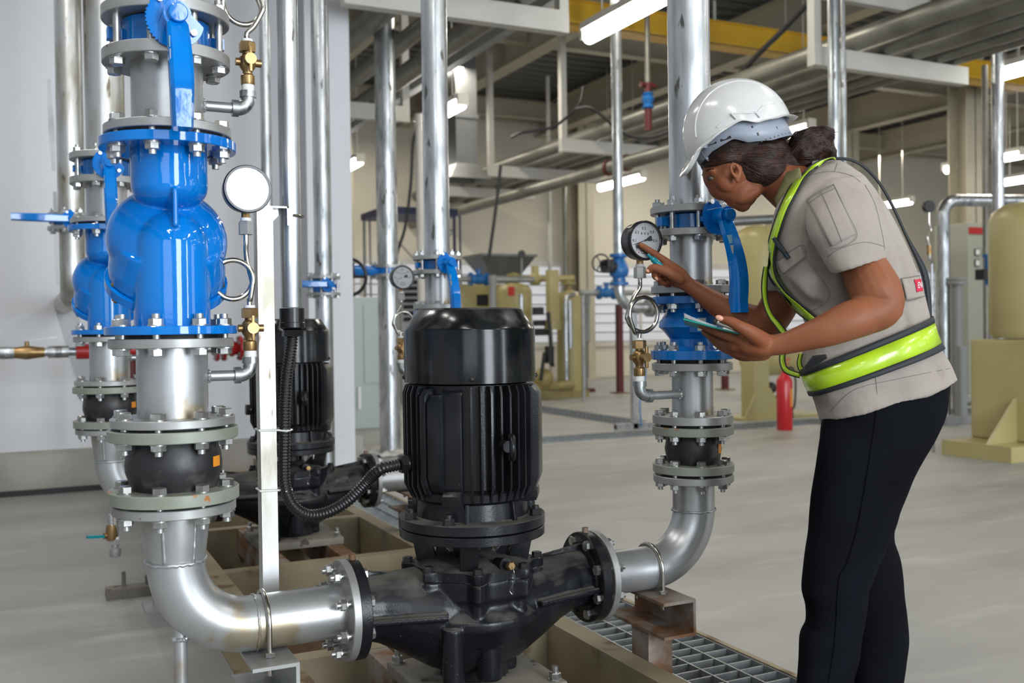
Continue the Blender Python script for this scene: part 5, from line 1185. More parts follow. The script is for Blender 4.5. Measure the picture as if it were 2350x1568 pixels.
# control cabinet
p, s = foot(2245, 906); x, y = p.x, p.y; zt_ = zv(x, y, 512); w_ = 30 / s; t = thing('control_cabinet', 'grey control cabinet with red top stripe and small meters at the right', 'control cabinet', p)
m = MB(); m.box2((x - w_, y, 0), (x + w_ * 2.2, y + .6, zt_), .01); m.done('housing', 'panel_grey', t, smooth=False); zs = zv(x, y, 530); m = MB(); m.box2((x - w_ * .95, y - .012, zs - .05), (x + w_ * 1.6, y - .001, zs + .05)); m.done('name_stripe', 'red_paint', t, smooth=False)
for px, py in ((2241, 579), (2260, 577), (2241, 604)):
    q = at_y(px, py, y); m = MB(); m.box2((q.x - .05, y - .02, q.z - .05), (q.x + .05, y - .001, q.z + .05)); mm = m.done('meter', 'dark', t, smooth=False); m = MB(); m.box2((q.x - .038, y - .023, q.z - .038), (q.x + .038, y - .0195, q.z + .038)); m.done('meter_face', 'ptfe', mm, smooth=False)
q = at_y(2243, 880, y); m = MB(); m.box2((q.x - .04, y - .012, q.z - .04), (q.x + .04, y - .001, q.z + .04)); m.done('door_lock', 'dark', t, smooth=False)
# pipe with elbow and flange stand right of the worker
Zp = 11.2; s = F / Zp; q = at_d(2165, 600, Zp); x, y = q.x, q.y; zc_ = lambda py: zv(x, y, py); rr = 14 / s; zt_ = zc_(460); e = at_d(2460, 455, Zp + .2); d = V((e.x - x, e.y - y, 0)).normalized()
t = thing('bent_pipe', 'galvanised pipe bending over to the right behind the worker\'s back', 'pipe', (x, y, 0)); m = MB(); Rb = .16; m.tube([(x, y, 0), (x, y, zt_ - Rb)] + [V((x, y, zt_ - Rb)) + d * (Rb - Rb * math.cos(a)) + V((0, 0, Rb * math.sin(a))) for a in [PI / 2 * k / 8 for k in range(1, 9)]] + [V((e.x, e.y, zt_))], rr, 20); m.done('pipe', 'galv', t)
for px, py in ((2152, 640), (2198, 640)):
    q = at_d(px, py, Zp - .2); 
q = at_d(2196, 650, Zp - .1); m = MB(); m.disc((q.x, q.y, q.z), (0, 0, 1), .10, .03, 24); m.disc((q.x, q.y, q.z + .045), (0, 0, 1), .10, .03, 24); m.cyl((q.x, q.y, 0), (q.x, q.y, q.z), .055, seg=16); m.done('flanged_stub', 'grey_paint', t)
q = at_d(2205, 900, Zp - .6); zt2 = zv(q.x, q.y, 795); m = MB(); m.box2((q.x - .05, q.y - .04, 0), (q.x + .05, q.y + .04, zt2)); m.box2((q.x - .35, q.y - .1, 0), (q.x + .25, q.y + .1, .08)); one('steel_stand', 'grey steel stand with foot plate behind the worker\'s hip', 'stand', m, 'grey_paint', None, False)
q = at_d(2240, 920, Zp - .3); m = MB(); m.cyl((q.x - .3, q.y, .22), (q.x + .5, q.y, .22), .06, seg=16); one('floor_pipe', 'short pale pipe lying low between stand and right edge vessel', 'pipe', m, 'flange_grey')
q = at_d(2275, 615, Zp + .4); t = thing('globe_valve', 'dark and blue valve in front of the control cabinet', 'valve', q - V((0, 0, .2))); m = MB(); m.cyl(q - V((0, 0, .2)), q + V((0, 0, .12)), .075, seg=16); m.cyl(q + V((0, 0, .12)), q + V((0, 0, .16)), .1, seg=16); m.done('valve_body', 'blue_far', t); m = MB(); m.box(q + V((-.12, 0, -.08)), (.16, .12, .12)); m.done('actuator', 'dark', t, smooth=False); m = MB(); m.cyl((q.x, q.y, 0), (q.x, q.y, q.z - .2), .04, seg=12); m.done('branch_pipe', 'grey_paint', t)
# gauge seen from behind, on its coil
q = at_d(2132, 474, 8.2); t = thing('pressure_gauge', 'black pressure gauge seen against the light behind the worker\'s back', 'pressure gauge', q, 'pressure gauges'); m = MB(); m.lathe([(.03, .03), (.048, .028), (.05, -.01), (.045, -.015)], q, (.3, 1, 0), 28); m.done('case', 'gauge_black', t); m = MB(); m.tube(smooth_path([q + V((0, 0, -.05)), q + V((0, 0, -.14)), q + V((.02, 0, -.2)), q + V((-.02, 0, -.25)), q + V((0, 0, -.32))], 5), .006, 8); m.done('coil_tube', 'steel', t); m = MB(); m.cyl(q + V((0, 0, -.40)), q + V((0, 0, -.32)), .02, seg=12); m.cyl(q + V((0, 0, -.36)), q + V((-.03, -.03, -.36)), .012, seg=10); m.done('cock', 'brass', t); m = MB(); m.tube([q + V((0, 0, -.40)), q + V((0, 0, -.43)), q + V((.03, 0, -.45)), q + V((.05, 0.02, -.47)), V((q.x + .05, q.y + .02, 0))], .012, 10); m.done('tapping_pipe', 'galv', t)
# header pipe over the left vessel
q0, q1 = at_d(1690, 508, 10.6), at_d(1830, 500, 10.6); d = (q1 - q0); t = one('header_pipe', 'dark grey pipe over the tan vessel behind the worker\'s chin', 'pipe', MB().tube([q0 - d * .1, q0.lerp(q1, .5), q1 + d * .4, q1 + d * .42 - V((0, 0, .1)), V(((q1 + d * .42).x, (q1 + d * .42).y, 0))], .05, 16), 'duct')
p = at_z(835, 1047, 0); rnd_ = random.Random(5); R_ = []
for i in range(15):
    R_.append([V((p.x - .34 + .05 * i + rnd_.uniform(-.015, .015), p.y - .2 + .045 * j + rnd_.uniform(-.015, .015), .004 + abs(noise.noise(V((i * .45, j * .5, 2)))) * .09)) for j in range(12)])
m = MB(); m.ring_faces(R_, closed_u=False); o = m.done('plastic_sheet', 'sticker', None, sharp=None); md = o.modifiers.new('s', 'SOLIDIFY'); md.thickness = .003; tag(o, 'crumpled pale plastic sheet on the floor behind the second pump', 'plastic sheet')
# distant wall gratings in the floor
p = at_z(1300, 1010, 0); grating('floor_grating', 4.0, 10.5, p.y - .15, p.y + .28, .012, .10, .06, 'far floor grating strip crossing behind the right riser', .012)
p = at_z(1290, 947, 0); grating('floor_grating', p.x - .22, p.x + .2, p.y - 1.6, p.y + 4.0, .012, .06, .10, 'far floor grating strip running back left of the tube stand', .012)
# ------------------------------------------------------------------ the worker
from mathutils.bvhtree import BVHTree
M('skin', srgb(140, 86, 59), 0.5, c2=srgb(127, 74, 48), scale=9, sss=0.12, spec=0.25, bump=0.05, bscale=220, bdist=0.0006)
M('nail', srgb(205, 150, 125), 0.3)
M('lips', srgb(132, 68, 56), 0.4)
M('hair', (0.011, 0.006, 0.005), 0.45, spec=0.3, c2=(0.026, 0.012, 0.009), scale=30, stretch=(1, 1, 4), lo=.35, hi=.7, bump=0.5, bscale=120, bdist=0.003)
M('hair_red', (0.060, 0.020, 0.011), 0.4, c2=(0.022, 0.010, 0.007), scale=40)
M('helmet', (0.60, 0.60, 0.59), 0.2, coat=0.3)
M('harness', (0.26, 0.29, 0.35), 0.4)
M('shirt', srgb(156, 147, 138), 0.85, c2=srgb(143, 134, 126), scale=5, bump=0.55, bscale=15, bdist=0.010, sheen=0.1)
M('collar_in', srgb(128, 126, 84), 0.85)
M('stitch', srgb(112, 104, 97), 0.9)
M('trousers', (0.004, 0.0045, 0.006), 0.85, c2=(0.006, 0.007, 0.010), scale=4, spec=0.04)
M('vest_yellow', (0.44, 0.66, 0.02), 0.28, c2=(0.36, 0.55, 0.02), scale=14, coat=0.5, bump=0.35, bscale=28, bdist=0.004)
M('vest_black', (0.012, 0.014, 0.018), 0.65)
M('vest_back', (0.20, 0.19, 0.17), 0.8)
M('patch_red', srgb(190, 30, 60), 0.8)
M('paper', (0.78, 0.78, 0.80), 0.7)
M('board', (0.0, 0.28, 0.24), 0.35)
M('pen_teal', (0.0, 0.20, 0.26), 0.18, coat=0.5)
M('pen_silver', (0.6, 0.58, 0.54), 0.25, 0.9)
M('shoe', (0.02, 0.02, 0.02), 0.5)
M('eye_white', (0.14, 0.11, 0.09), 0.4)
Q = at_d
LAT = ray(2010, 680).normalized()                       # the worker stands square to this line of sight
PX = lambda Z: Z / F                                   # metres per pixel at depth Z

def bvh_of(o):
    me = o.data; off = o.matrix_basis.translation.copy(); p = o.parent
    while p: off += p.location; p = p.parent
    return BVHTree.FromPolygons([v.co + off for v in me.vertices], [list(f.vertices) for f in me.polygons])


def cast(bv, px, py, off=.002):
    d = ray(px, py).normalized(); h, n, i, t = bv.ray_cast(CAM, d)
    if h is None: return None
    if n.dot(d) > 0: n = -n
    return h + n * off


def cr(a, b, c, d, t):
    return 0.5 * ((2 * b) + (c - a) * t + (2 * a - 5 * b + 4 * c - d) * t * t + (3 * b - a - 3 * c + d) * t ** 3)


def dens(rows, n):
    """catmull-rom resampling of rows of numbers"""
    out = []
    for i in range(len(rows) - 1):
        r = [rows[max(0, i - 1)], rows[i], rows[i + 1], rows[min(len(rows) - 1, i + 2)]]
        for k in range(n):
            out.append([cr(*[r[j][q] for j in range(4)], k / n) for q in range(len(rows[0]))])
    return out + [list(rows[-1])]


def pair_rings(rows, n=4, seg=40, p=2.3):
    """rows: front px, front py, back px, back py, depth, lateral half width"""
    R = []
    for fx, fy, bx, by, Z, b in dens(rows, n):
        f, k = Q(fx, fy, Z), Q(bx, by, Z); c = (f + k) / 2; e1 = (k - f) / 2; e2 = LAT * b; ring = []
        for j in range(seg):
            t = 2 * PI * j / seg; ct, st = math.cos(t), math.sin(t)
            ring.append(c + e1 * (math.copysign(abs(ct) ** (2 / p), ct)) + e2 * (math.copysign(abs(st) ** (2 / p), st)))
        R.append(ring)
    return R


def limb(m, rows, n=5, seg=20, flat=1.0):
    """rows: px, py, depth, radius in px"""
    d = dens(rows, n); m.tube([Q(a, b, Z) for a, b, Z, r in d], [r * PX(Z) for a, b, Z, r in d], seg)
    for e in (d[0], d[-1]): m.ball(Q(*e[:3]), e[3] * PX(e[2]) * .98, 16, 10)


def ell(m, px, py, Z, ax, ay, lat, ang=0, seg=28):
    """ellipsoid: semi axes ax, ay in px in the plane facing the worker's side, lat in metres across; ang in degrees"""
    a = math.radians(ang); e1 = CR * math.cos(a) + CU * math.sin(a); e2 = CU * math.cos(a) - CR * math.sin(a)
    k = PX(Z); m.ball(Q(px, py, Z), (ax * k, lat, ay * k), seg, seg // 2 + 2, Matrix((e1, CD, e2)).transposed())


ZH, ZT = 2.42, 2.37
torso = [(1884, 962, 2197, 872, ZT, .178), (1874, 925, 2180, 832, ZT, .176), (1862, 895, 2152, 788, ZT, .170), (1845, 858, 2136, 742, ZT, .163), (1846, 800, 2124, 695, ZT, .158), (1850, 740, 2112, 650, ZT, .158), (1815, 690, 2098, 610, ZT, .163), (1783, 640, 2078, 560, ZT, .170), (1772, 580, 2050, 502, ZT, .180), (1776, 525, 2012, 442, ZT, .186), (1786, 480, 1972, 400, ZT, .165), (1800, 455, 1932, 374, ZT, .10), (1812, 440, 1905, 372, ZT, .07)]
sleeveN = [(1880, 420, 1985, 405, 2.26, .06), (1850, 470, 2022, 450, 2.225, .080), (1850, 530, 2040, 520, 2.195, .082), (1880, 585, 2042, 565, 2.18, .076), (1908, 630, 2035, 598, 2.17, .070)]
sleeveF = [(1850, 480, 1960, 470, 2.50, .06), (1790, 530, 1900, 540, 2.56, .07), (1768, 610, 1870, 620, 2.58, .068), (1757, 668, 1850, 668, 2.585, .064)]
armN = [(1950, 470, 2.25, 42), (1960, 540, 2.20, 44), (1980, 606, 2.178, 51), (2008, 666, 2.15, 58), (2022, 704, 2.14, 50), (1985, 724, 2.13, 46), (1948, 737, 2.12, 45), (1900, 757, 2.12, 39), (1858, 771, 2.13, 33), (1800, 789, 2.15, 25.5), (1768, 793, 2.16, 24)]
armF = [(1850, 520, 2.53, 45), (1818, 625, 2.575, 45), (1785, 705, 2.60, 43), (1752, 742, 2.60, 41), (1700, 728, 2.60, 36), (1645, 698, 2.60, 28), (1604, 670, 2.60, 20), (1574, 650, 2.60, 17)]
FT = at_y(1469, 561, GAUGE.location.y + .018 - .0485 - .0085); FTZ = (FT - CAM).dot(CD)
fingersF = [[(1560, 636, 2.60, 14), (1535, 607, 2.595, 11), (1512, 590, 2.60, 9.2), (1490, 575, 2.61, 8.2), (1470, 562, FTZ, 6.8)],
            [(1556, 642, 2.59, 12), (1530, 618, 2.585, 10.5), (1508, 622, 2.575, 9), (1503, 634, 2.58, 8), (1512, 641, 2.59, 7)],
            [(1556, 646, 2.61, 12), (1532, 628, 2.61, 10), (1516, 634, 2.605, 8.6), (1516, 646, 2.61, 7.6), (1526, 650, 2.615, 7)],
            [(1560, 650, 2.635, 11), (1540, 636, 2.64, 9), (1526, 641, 2.64, 8), (1526, 651, 2.64, 7), (1536, 655, 2.64, 6.4)],
            [(1560, 640, 2.575, 13), (1535, 626, 2.56, 12), (1512, 617, 2.56, 10.5), (1497, 615, 2.565, 9), (1487, 623, 2.57, 7)]]
fingersN = [[(1730, 790, 2.165, 20), (1690, 775, 2.165, 14), (1662, 768, 2.175, 11.5), (1634, 757, 2.195, 10), (1608, 747, 2.215, 7.5)],
            [(1728, 798, 2.18, 18), (1684, 793, 2.185, 14), (1655, 785, 2.235, 11), (1632, 772, 2.27, 9.5), (1616, 762, 2.30, 8)],
            [(1732, 806, 2.20, 17), (1692, 807, 2.205, 13.5), (1664, 800, 2.255, 10.5), (1644, 786, 2.29, 9.5), (1630, 774, 2.31, 8)],
            [(1740, 812, 2.22, 16), (1708, 818, 2.225, 12.5), (1684, 812, 2.265, 9.5), (1668, 799, 2.295, 8.5), (1656, 788, 2.31, 7)],
            [(1750, 782, 2.15, 21), (1722, 764, 2.125, 18), (1700, 751, 2.115, 14.5), (1678, 739, 2.12, 12.5), (1657, 733, 2.13, 9)]]
legsN = [(1895, 930, 2178, 890, 2.31, .085), (1884, 985, 2172, 965, 2.305, .10), (1872, 1060, 2118, 1062, 2.30, .105), (1862, 1130, 2082, 1132, 2.295, .102), (1854, 1215, 2050, 1222, 2.29, .098), (1842, 1296, 2016, 1306, 2.285, .090), (1838, 1346, 1996, 1356, 2.285, .086), (1849, 1385, 1993, 1388, 2.29, .082), (1850, 1424, 1985, 1436, 2.295, .080), (1836, 1452, 1979, 1468, 2.295, .080), (1832, 1500, 1972, 1520, 2.30, .078), (1827, 1568, 1959, 1572, 2.30, .074), (1830, 1690, 1945, 1690, 2.305, .068), (1835, 1765, 1945, 1765, 2.305, .066)]
legsF = [(1900, 940, 2170, 900, 2.43, .085), (1890, 1000, 2160, 975, 2.44, .10), (1890, 1070, 2115, 1065, 2.45, .10), (1895, 1130, 2088, 1120, 2.46, .098), (1905, 1200, 2058, 1200, 2.47, .092), (1918, 1250, 2053, 1242, 2.475, .085), (1928, 1300, 2066, 1288, 2.48, .083), (1938, 1370, 2077, 1360, 2.48, .082), (1945, 1440, 2085, 1436, 2.485, .080), (1948, 1500, 2084, 1500, 2.49, .078), (1950, 1568, 2076, 1568, 2.49, .074), (1955, 1650, 2062, 1650, 2.495, .068), (1958, 1705, 2060, 1705, 2.495, .066)]

pq = Q(2020, 900, ZT)
W_ = thing('person', 'person in white hard hat and grey shirt leaning forward, pointing at the pressure gauge', 'person', (pq.x, pq.y, 0))
# body: one continuous figure
m = MB()
shrink = lambda rows, k: [((fx + (bx - fx) * k), (fy + (by - fy) * k), (bx - (bx - fx) * k), (by - (by - fy) * k), Z, b * (1 - 2 * k)) for fx, fy, bx, by, Z, b in rows]
m.ring_faces(pair_rings(shrink(torso[:-2], .09), 3, 32)); m.ring_faces(pair_rings(shrink(legsN, .14), 3, 24)); m.ring_faces(pair_rings(shrink(legsF, .14), 3, 24))
limb(m, [(1885, 470, ZT, 80), (1845, 448, ZT + .02, 66), (1800, 420, ZH - .02, 54), (1755, 385, ZH, 45)], 4, 28)
limb(m, [(1900, 470, 2.36, 60), (1950, 470, 2.26, 55)], 3); limb(m, [(1900, 480, 2.38, 60), (1850, 520, 2.53, 45)], 3)
limb(m, armN); limb(m, armF)
for f in fingersF: limb(m, f, 4, 14)
for f in fingersN: limb(m, f, 4, 14)
limb(m, [(1574, 650, 2.60, 18), (1556, 634, 2.60, 22), (1540, 618, 2.60, 18)], 3); limb(m, [(1566, 648, 2.61, 16), (1548, 640, 2.615, 18), (1538, 634, 2.62, 13)], 3)
limb(m, [(1775, 793, 2.16, 24), (1745, 792, 2.165, 29), (1712, 788, 2.175, 27), (1692, 785, 2.18, 18)], 3); limb(m, [(1750, 805, 2.19, 24), (1722, 808, 2.20, 22)], 2)
# head
ell(m, 1697, 322, ZH, 96, 88, .076, 14, 36); ell(m, 1672, 392, ZH, 58, 62, .060, -40); ell(m, 1668, 418, ZH, 40, 46, .050, -48); ell(m, 1700, 440, ZH, 40, 42, .046, -40); ell(m, 1703, 468, ZH, 20, 18, .026, -40)
for s_ in (-1, 1):
    ell(m, 1732, 420, ZH + s_ * .028, 26, 24, .018, -30); ell(m, 1664, 418, ZH + s_ * .036, 26, 22, .022, -45); ell(m, 1720, 448, ZH + s_ * .030, 34, 16, .018, 28)
ell(m, 1629, 400, ZH, 18, 14, .048, -50)
limb(m, [(1630, 412, ZH, 9), (1636, 428, ZH, 9.5), (1645, 443, ZH, 11)], 3, 14); ell(m, 1652, 447, ZH - .010, 10, 8, .008, -30); ell(m, 1652, 447, ZH + .010, 10, 8, .008, -30)
ell(m, 1667, 455, ZH, 12, 8, .020, -40); ell(m, 1681, 468, ZH, 11, 8, .018, -40)
for s_ in (-1, 1):
    Ze = ZH + s_ * .074
    e1, e2 = CR * .35 - CU * .94, CR * .94 + CU * .35
    m.tube([Q(1687, 392, Ze) + e1 * (.017 * math.cos(t)) + e2 * (.009 * math.sin(t)) + CD * (s_ * .004) for t in [2 * PI * k / 20 for k in range(20)]], .0042, 8, closed=True); ell(m, 1694, 396, ZH + s_ * .068, 9, 18, .008, -18)
    ell(m, 1692, 412, Ze, 7, 8, .006)
remeshed(m, .0032, 5).done('body', 'skin', W_, sharp=None)
body = bpy.data.objects['body']
for pts, nm in (((1650, 731, 2.122, 9, 6.5), 'nail'),):
    m = MB(); ell(m, pts[0] + 1, pts[1] - 1, 2.112, 9.5, 6.5, .0045, -18); m.done('thumb_nail', 'nail', body)
m = MB(); ell(m, 1506, 639, 2.574, 6, 4, .004, -60); m.done('finger_nail', 'nail', body); m = MB(); ell(m, 1486, 622, 2.562, 5, 4, .004, -50); m.done('thumb_nail', 'nail', body)
for s_ in (-1, 1):
    m = MB(); ell(m, 1634, 409, ZH + s_ * .027, 9, 6, .011); e = m.done('eye', 'eye_white', body); m = MB(); ell(m, 1627, 410, ZH + s_ * .028, 4.5, 4.5, .008); m.done('iris', 'dark', e)
BDV = bvh_of(body)
for nm, pts, r in (('eyebrow', ((1638, 388), (1628, 389), (1621, 393)), .0016), ('eyelash', ((1640, 407), (1633, 404), (1627, 407)), .0010)):
    P_ = [cast(BDV, a, b, .0003) for a, b in pts]
    if all(p is not None for p in P_):
        m = MB(); m.tube(smooth_path(P_, 3), r, 6); m.done(nm, 'hair', body)
        m = MB(); m.tube(smooth_path([p + CD * 2 * (ZH - (p - CAM).dot(CD)) for p in P_], 3), r, 6); m.done(nm, 'hair', body)
m = MB(); ell(m, 1664, 457, ZH, 8, 4, .017, -38); ell(m, 1677, 466, ZH, 8, 4, .016, -38); m.done('lips', 'lips', body)

# trousers
m = MB(); m.ring_faces(pair_rings(legsN, 4, 40, 2.15)); m.ring_faces(pair_rings(legsF, 4, 40, 2.15)); m.ring_faces(pair_rings([(1895, 915, 2182, 870, ZT, .165), (1884, 978, 2174, 940, ZT, .172), (1880, 1030, 2150, 1000, ZT, .165)], 4, 44))
tr = remeshed(m, .0055, 8)
for v in tr.bm.verts:
    p = v.co; k = noise.noise(V((p.x * 5, p.y * 5, p.z * 9))) * .0035 + noise.noise(V((p.x * 14, p.y * 14, p.z * 20 + 3))) * .0012
    v.co += v.normal * k
tr_o = tr.done('trousers', 'trousers', W_, sharp=None)


TB = bvh_of(tr_o)
def seam(bv, pts, name, mat, parent, r=.0012, off=.0006, n=10):
    P_ = [p for p in (cast(bv, a, b, off) for a, b in [tuple(q) for q in dens(pts, n)]) if p is not None]
    if len(P_) > 2: m = MB(); m.tube(P_, r, 6); return m.done(name, mat, parent)
seam(TB, [(2016, 905), (2010, 960), (2000, 1030), (1985, 1120), (1968, 1210), (1945, 1290), (1928, 1322), (1922, 1370), (1920, 1420), (1914, 1490), (1902, 1566)], 'side_seam', 'trousers', tr_o, .0022, .0008)
for rows, s_ in ((legsN, 0), (legsF, 1)):
    fx, fy, bx, by, Z, b = rows[-1]; a = Q(fx, fy, Z); b_ = Q(bx, by, Z); c = (a + b_) / 2; m = MB(); z0 = 0
    m.ball((c.x - .02, c.y + .03, .05), (.062, .062, .05), 20, 12); fw = -CR * .96 + CD * .25; fw.z = 0; fw.normalize(); sd = V((-fw.y, fw.x, 0))
    rr = [(-.10, .038, .085), (-.07, .045, .10), (0, .046, .095), (.06, .050, .065), (.12, .048, .045), (.155, .03, .032)]
    m.ring_faces([[V((c.x, c.y, 0)) + fw * t + sd * (w * math.cos(q)) + V((0, 0, max(0, h * .5 + h * .5 * math.sin(q)))) for q in [2 * PI * k / 20 for k in range(20)]] for t, w, h in rr]); m.done('shoe', 'shoe', W_)

# shirt with open cuffs
def hollow(rows, k=.14, up=.035):
    R = pair_rings(rows, 5, 40, 2.15); a, b = R[-1], R[-3]; c = sum(a, V((0, 0, 0))) / len(a)
    c2 = sum(R[-4], V((0, 0, 0))) / len(a); inn = [c + (p - c) * (1 - k) for p in a]; inn2 = [p + (c2 - c) for p in inn]
    return R + [inn, inn2]
m = MB(); m.ring_faces(pair_rings(torso, 4, 64, 2.4)); m.ring_faces(hollow(sleeveN)); m.ring_faces(hollow(sleeveF))
ell(m, 1935, 440, 2.29, 66, 52, .07, -20); ell(m, 1895, 470, 2.48, 60, 60, .07)
sh = remeshed(m, .0042, 7)
ax1 = (Q(1990, 860, ZT) - Q(1880, 450, ZT)).normalized()
def folds(p):
    t = p.dot(ax1); q = p - ax1 * t
    k = noise.noise(V((q.x * 13, q.y * 13, q.z * 13 + t * 3.0))) * .0072
    k += noise.noise(V((q.x * 30, q.y * 30, q.z * 30 + t * 8.0))) * .0016
    return k
for v in sh.bm.verts: v.co += v.normal * folds(v.co)
# drawn folds: sharp creases running from shoulder to waist and at the belt
def crease(pts, depth, width):
    P_ = [Q(a, b, Z) for a, b, Z in [tuple(q) for q in dens(pts, 6)]]
    for v in sh.bm.verts:
        d = min((v.co - p).length for p in P_)
        if d < width: v.co -= v.normal * depth * (math.cos(d / width * PI) * .5 + .5)
sh.bm.normal_update()
for pts in ([(2018, 470, 2.22), (2050, 540, 2.22), (2060, 610, 2.23)], [(2075, 575, 2.27), (2085, 640, 2.27)], [(2075, 690, 2.24), (2090, 760, 2.25)], [(2140, 800, 2.24), (2165, 850, 2.25)], [(1868, 490, 2.2), (1890, 560, 2.17)], [(1818, 640, 2.27), (1850, 690, 2.26), (1880, 700, 2.25)]):
    crease(pts, .010, .024)
sh_o = sh.done('shirt', 'shirt', W_, sharp=None); SB = bvh_of(sh_o)


def patch(bv, poly, name, mat, parent, off=.003, th=.0025, nu=10):
    """a cloth patch lying on the garment: quad given by four picture corners, sampled on the surface"""
    (ax, ay), (bx, by), (cx, cy), (dx, dy) = poly; R = []
    for i in range(nu + 1):
        u = i / nu; row = []
        for j in range(nu + 1):
            w = j / nu; px = (ax * (1 - u) + bx * u) * (1 - w) + (dx * (1 - u) + cx * u) * w; py = (ay * (1 - u) + by * u) * (1 - w) + (dy * (1 - u) + cy * u) * w
            row.append(cast(bv, px, py, off))
        R.append(row)
    if any(p is None for r in R for p in r): return None
    m = MB(); m.ring_faces(R, closed_u=False); o = m.done(name, mat, parent, sharp=None)
    md = o.modifiers.new('s', 'SOLIDIFY'); md.thickness = th; md.offset = 0
    return o
pk = patch(SB, [(1854, 461), (1913, 426), (1962, 538), (1908, 566)], 'sleeve_pocket', 'shirt', sh_o, .0022)
for pts in ([(1854, 461), (1882, 442), (1913, 426)], [(1857, 470), (1884, 451), (1917, 435)], [(1913, 426), (1940, 485), (1965, 540), (1940, 564), (1905, 567), (1885, 520), (1854, 461)], [(1884, 440), (1905, 490), (1932, 556)]):
    seam(SB, pts, 'pocket_seam', 'stitch', sh_o, .0006, .0040)
for pts in ([(1897, 590), (1930, 570), (1985, 556), (2030, 566)], [(1841, 412), (1860, 402), (1905, 394), (1950, 402), (1975, 418)], [(1985, 425), (2008, 470), (2025, 540), (2030, 575)], [(1905, 945), (1960, 895), (2050, 872), (2180, 846)], [(2008, 858), (2013, 905)], [(1922, 375), (1915, 395)]):
    seam(SB, pts, 'stitched_seam', 'stitch', sh_o, .0006, .0004)
patch(SB, [(1786, 600), (1838, 562), (1848, 588), (1800, 628)], 'pocket_flap', 'shirt', sh_o, .004)
for pts in ([(1786, 600), (1838, 562), (1848, 588), (1800, 628), (1786, 600)], [(1848, 590), (1900, 660), (1898, 690), (1862, 715)], [(1812, 640), (1835, 680), (1862, 700)]):
    seam(SB, pts, 'pocket_seam', 'stitch', sh_o, .0006, .0060)
c = cast(SB, 1797, 657, .004)
if c: m = MB(); m.disc(c, -CD, .0055, .003, 20); m.done('button', 'bolt_black', sh_o)
tb = patch(SB, [(2066, 640), (2106, 634), (2117, 681), (2078, 689)], 'waist_tab', 'shirt', sh_o, .004)
for pts in ([(2064, 641), (2106, 634)], [(2064, 641), (2066, 664), (2079, 690), (2117, 681)]): seam(SB, pts, 'tab_seam', 'stitch', sh_o, .0009, .006)
pr = patch(SB, [(2093, 644), (2107, 642), (2112, 669), (2098, 672)], 'badge', 'patch_red', sh_o, .0066, .0012)
if pr:
    c = cast(SB, 2103, 657, .0085); ex_ = (cast(SB, 2109, 656, .0085) - cast(SB, 2096, 658, .0085)).normalized(); ey_ = (CU - ex_ * CU.dot(ex_)).normalized()
    text_mesh('EN', .020, c, ex_, ey_, 'paper', sh_o, 'badge_letters')
# collar: a folded band around the neck
cN = Q(1838, 425, ZT + .02); axn = (Q(1790, 400, ZH) - cN).normalized(); x_ = CD.copy(); y_ = axn.cross(x_).normalized()
R = []
for r, h in ((.070, -.030), (.075, -.012), (.076, .012), (.070, .026), (.062, .022), (.064, -.02)):
    R.append([cN + axn * (h + .012 * math.cos(2 * PI * k / 48)) + (x_ * math.cos(2 * PI * k / 48) * 1.0 + y_ * math.sin(2 * PI * k / 48) * .92) * r for k in range(48)])
m = MB(); m.ring_faces(R, closed_v=True); m.done('collar', 'shirt', sh_o, sharp=50)
q = [(1836, 386, 2.31), (1806, 398, 2.33), (1779, 458, 2.335), (1788, 484, 2.305), (1812, 455, 2.275), (1842, 412, 2.26)]
m = MB(); P_ = [Q(*a) for a in q]; c = sum(P_, V((0, 0, 0))) / 6 - CD * .012; bm_ = m.bm; vs = [bm_.verts.new(p) for p in P_]; cv = bm_.verts.new(c)
for i in range(6): bm_.faces.new((vs[i], vs[(i + 1) % 6], cv))
bmesh.ops.subdivide_edges(bm_, edges=bm_.edges, cuts=2); o = m.done('collar_flap', 'collar_in', sh_o, sharp=None); md = o.modifiers.new('s', 'SOLIDIFY'); md.thickness = .003

# hi-vis harness
VS = thing('hi_vis_vest', 'yellow green reflective harness with black edging worn over the grey shirt', 'hi-vis vest', (pq.x, pq.y, .8))
TR_ = pair_rings(torso, 8, 120, 2.4)
def band(i0, i1, k, off, name, mat, parent):
    """strip around the torso between loft parameters i0 and i1 (in rows of torso)"""
    R = []
    for f in (i0, (i0 + i1) / 2, i1):
        x = f * 8; a = int(x); t = x - a; r = [TR_[a][j].lerp(TR_[min(a + 1, len(TR_) - 1)][j], t) for j in range(120)]; c = sum(r, V((0, 0, 0))) / 120
        R.append([p + (p - c).normalized() * (off + folds(p) * .5) for p in r])
    m = MB(); m.ring_faces(R, closed_v=False, cap0=False, cap1=False); o = m.done(name, mat, parent, sharp=None); md = o.modifiers.new('s', 'SOLIDIFY'); md.thickness = .002; md.offset = 0; return o
band(1.98, 3.02, 0, .0075, 'waist_belt', 'vest_yellow', VS); band(1.72, 2.01, 0, .0085, 'belt_edging', 'vest_black', VS); band(2.99, 3.28, 0, .0085, 'belt_edging', 'vest_black', VS)


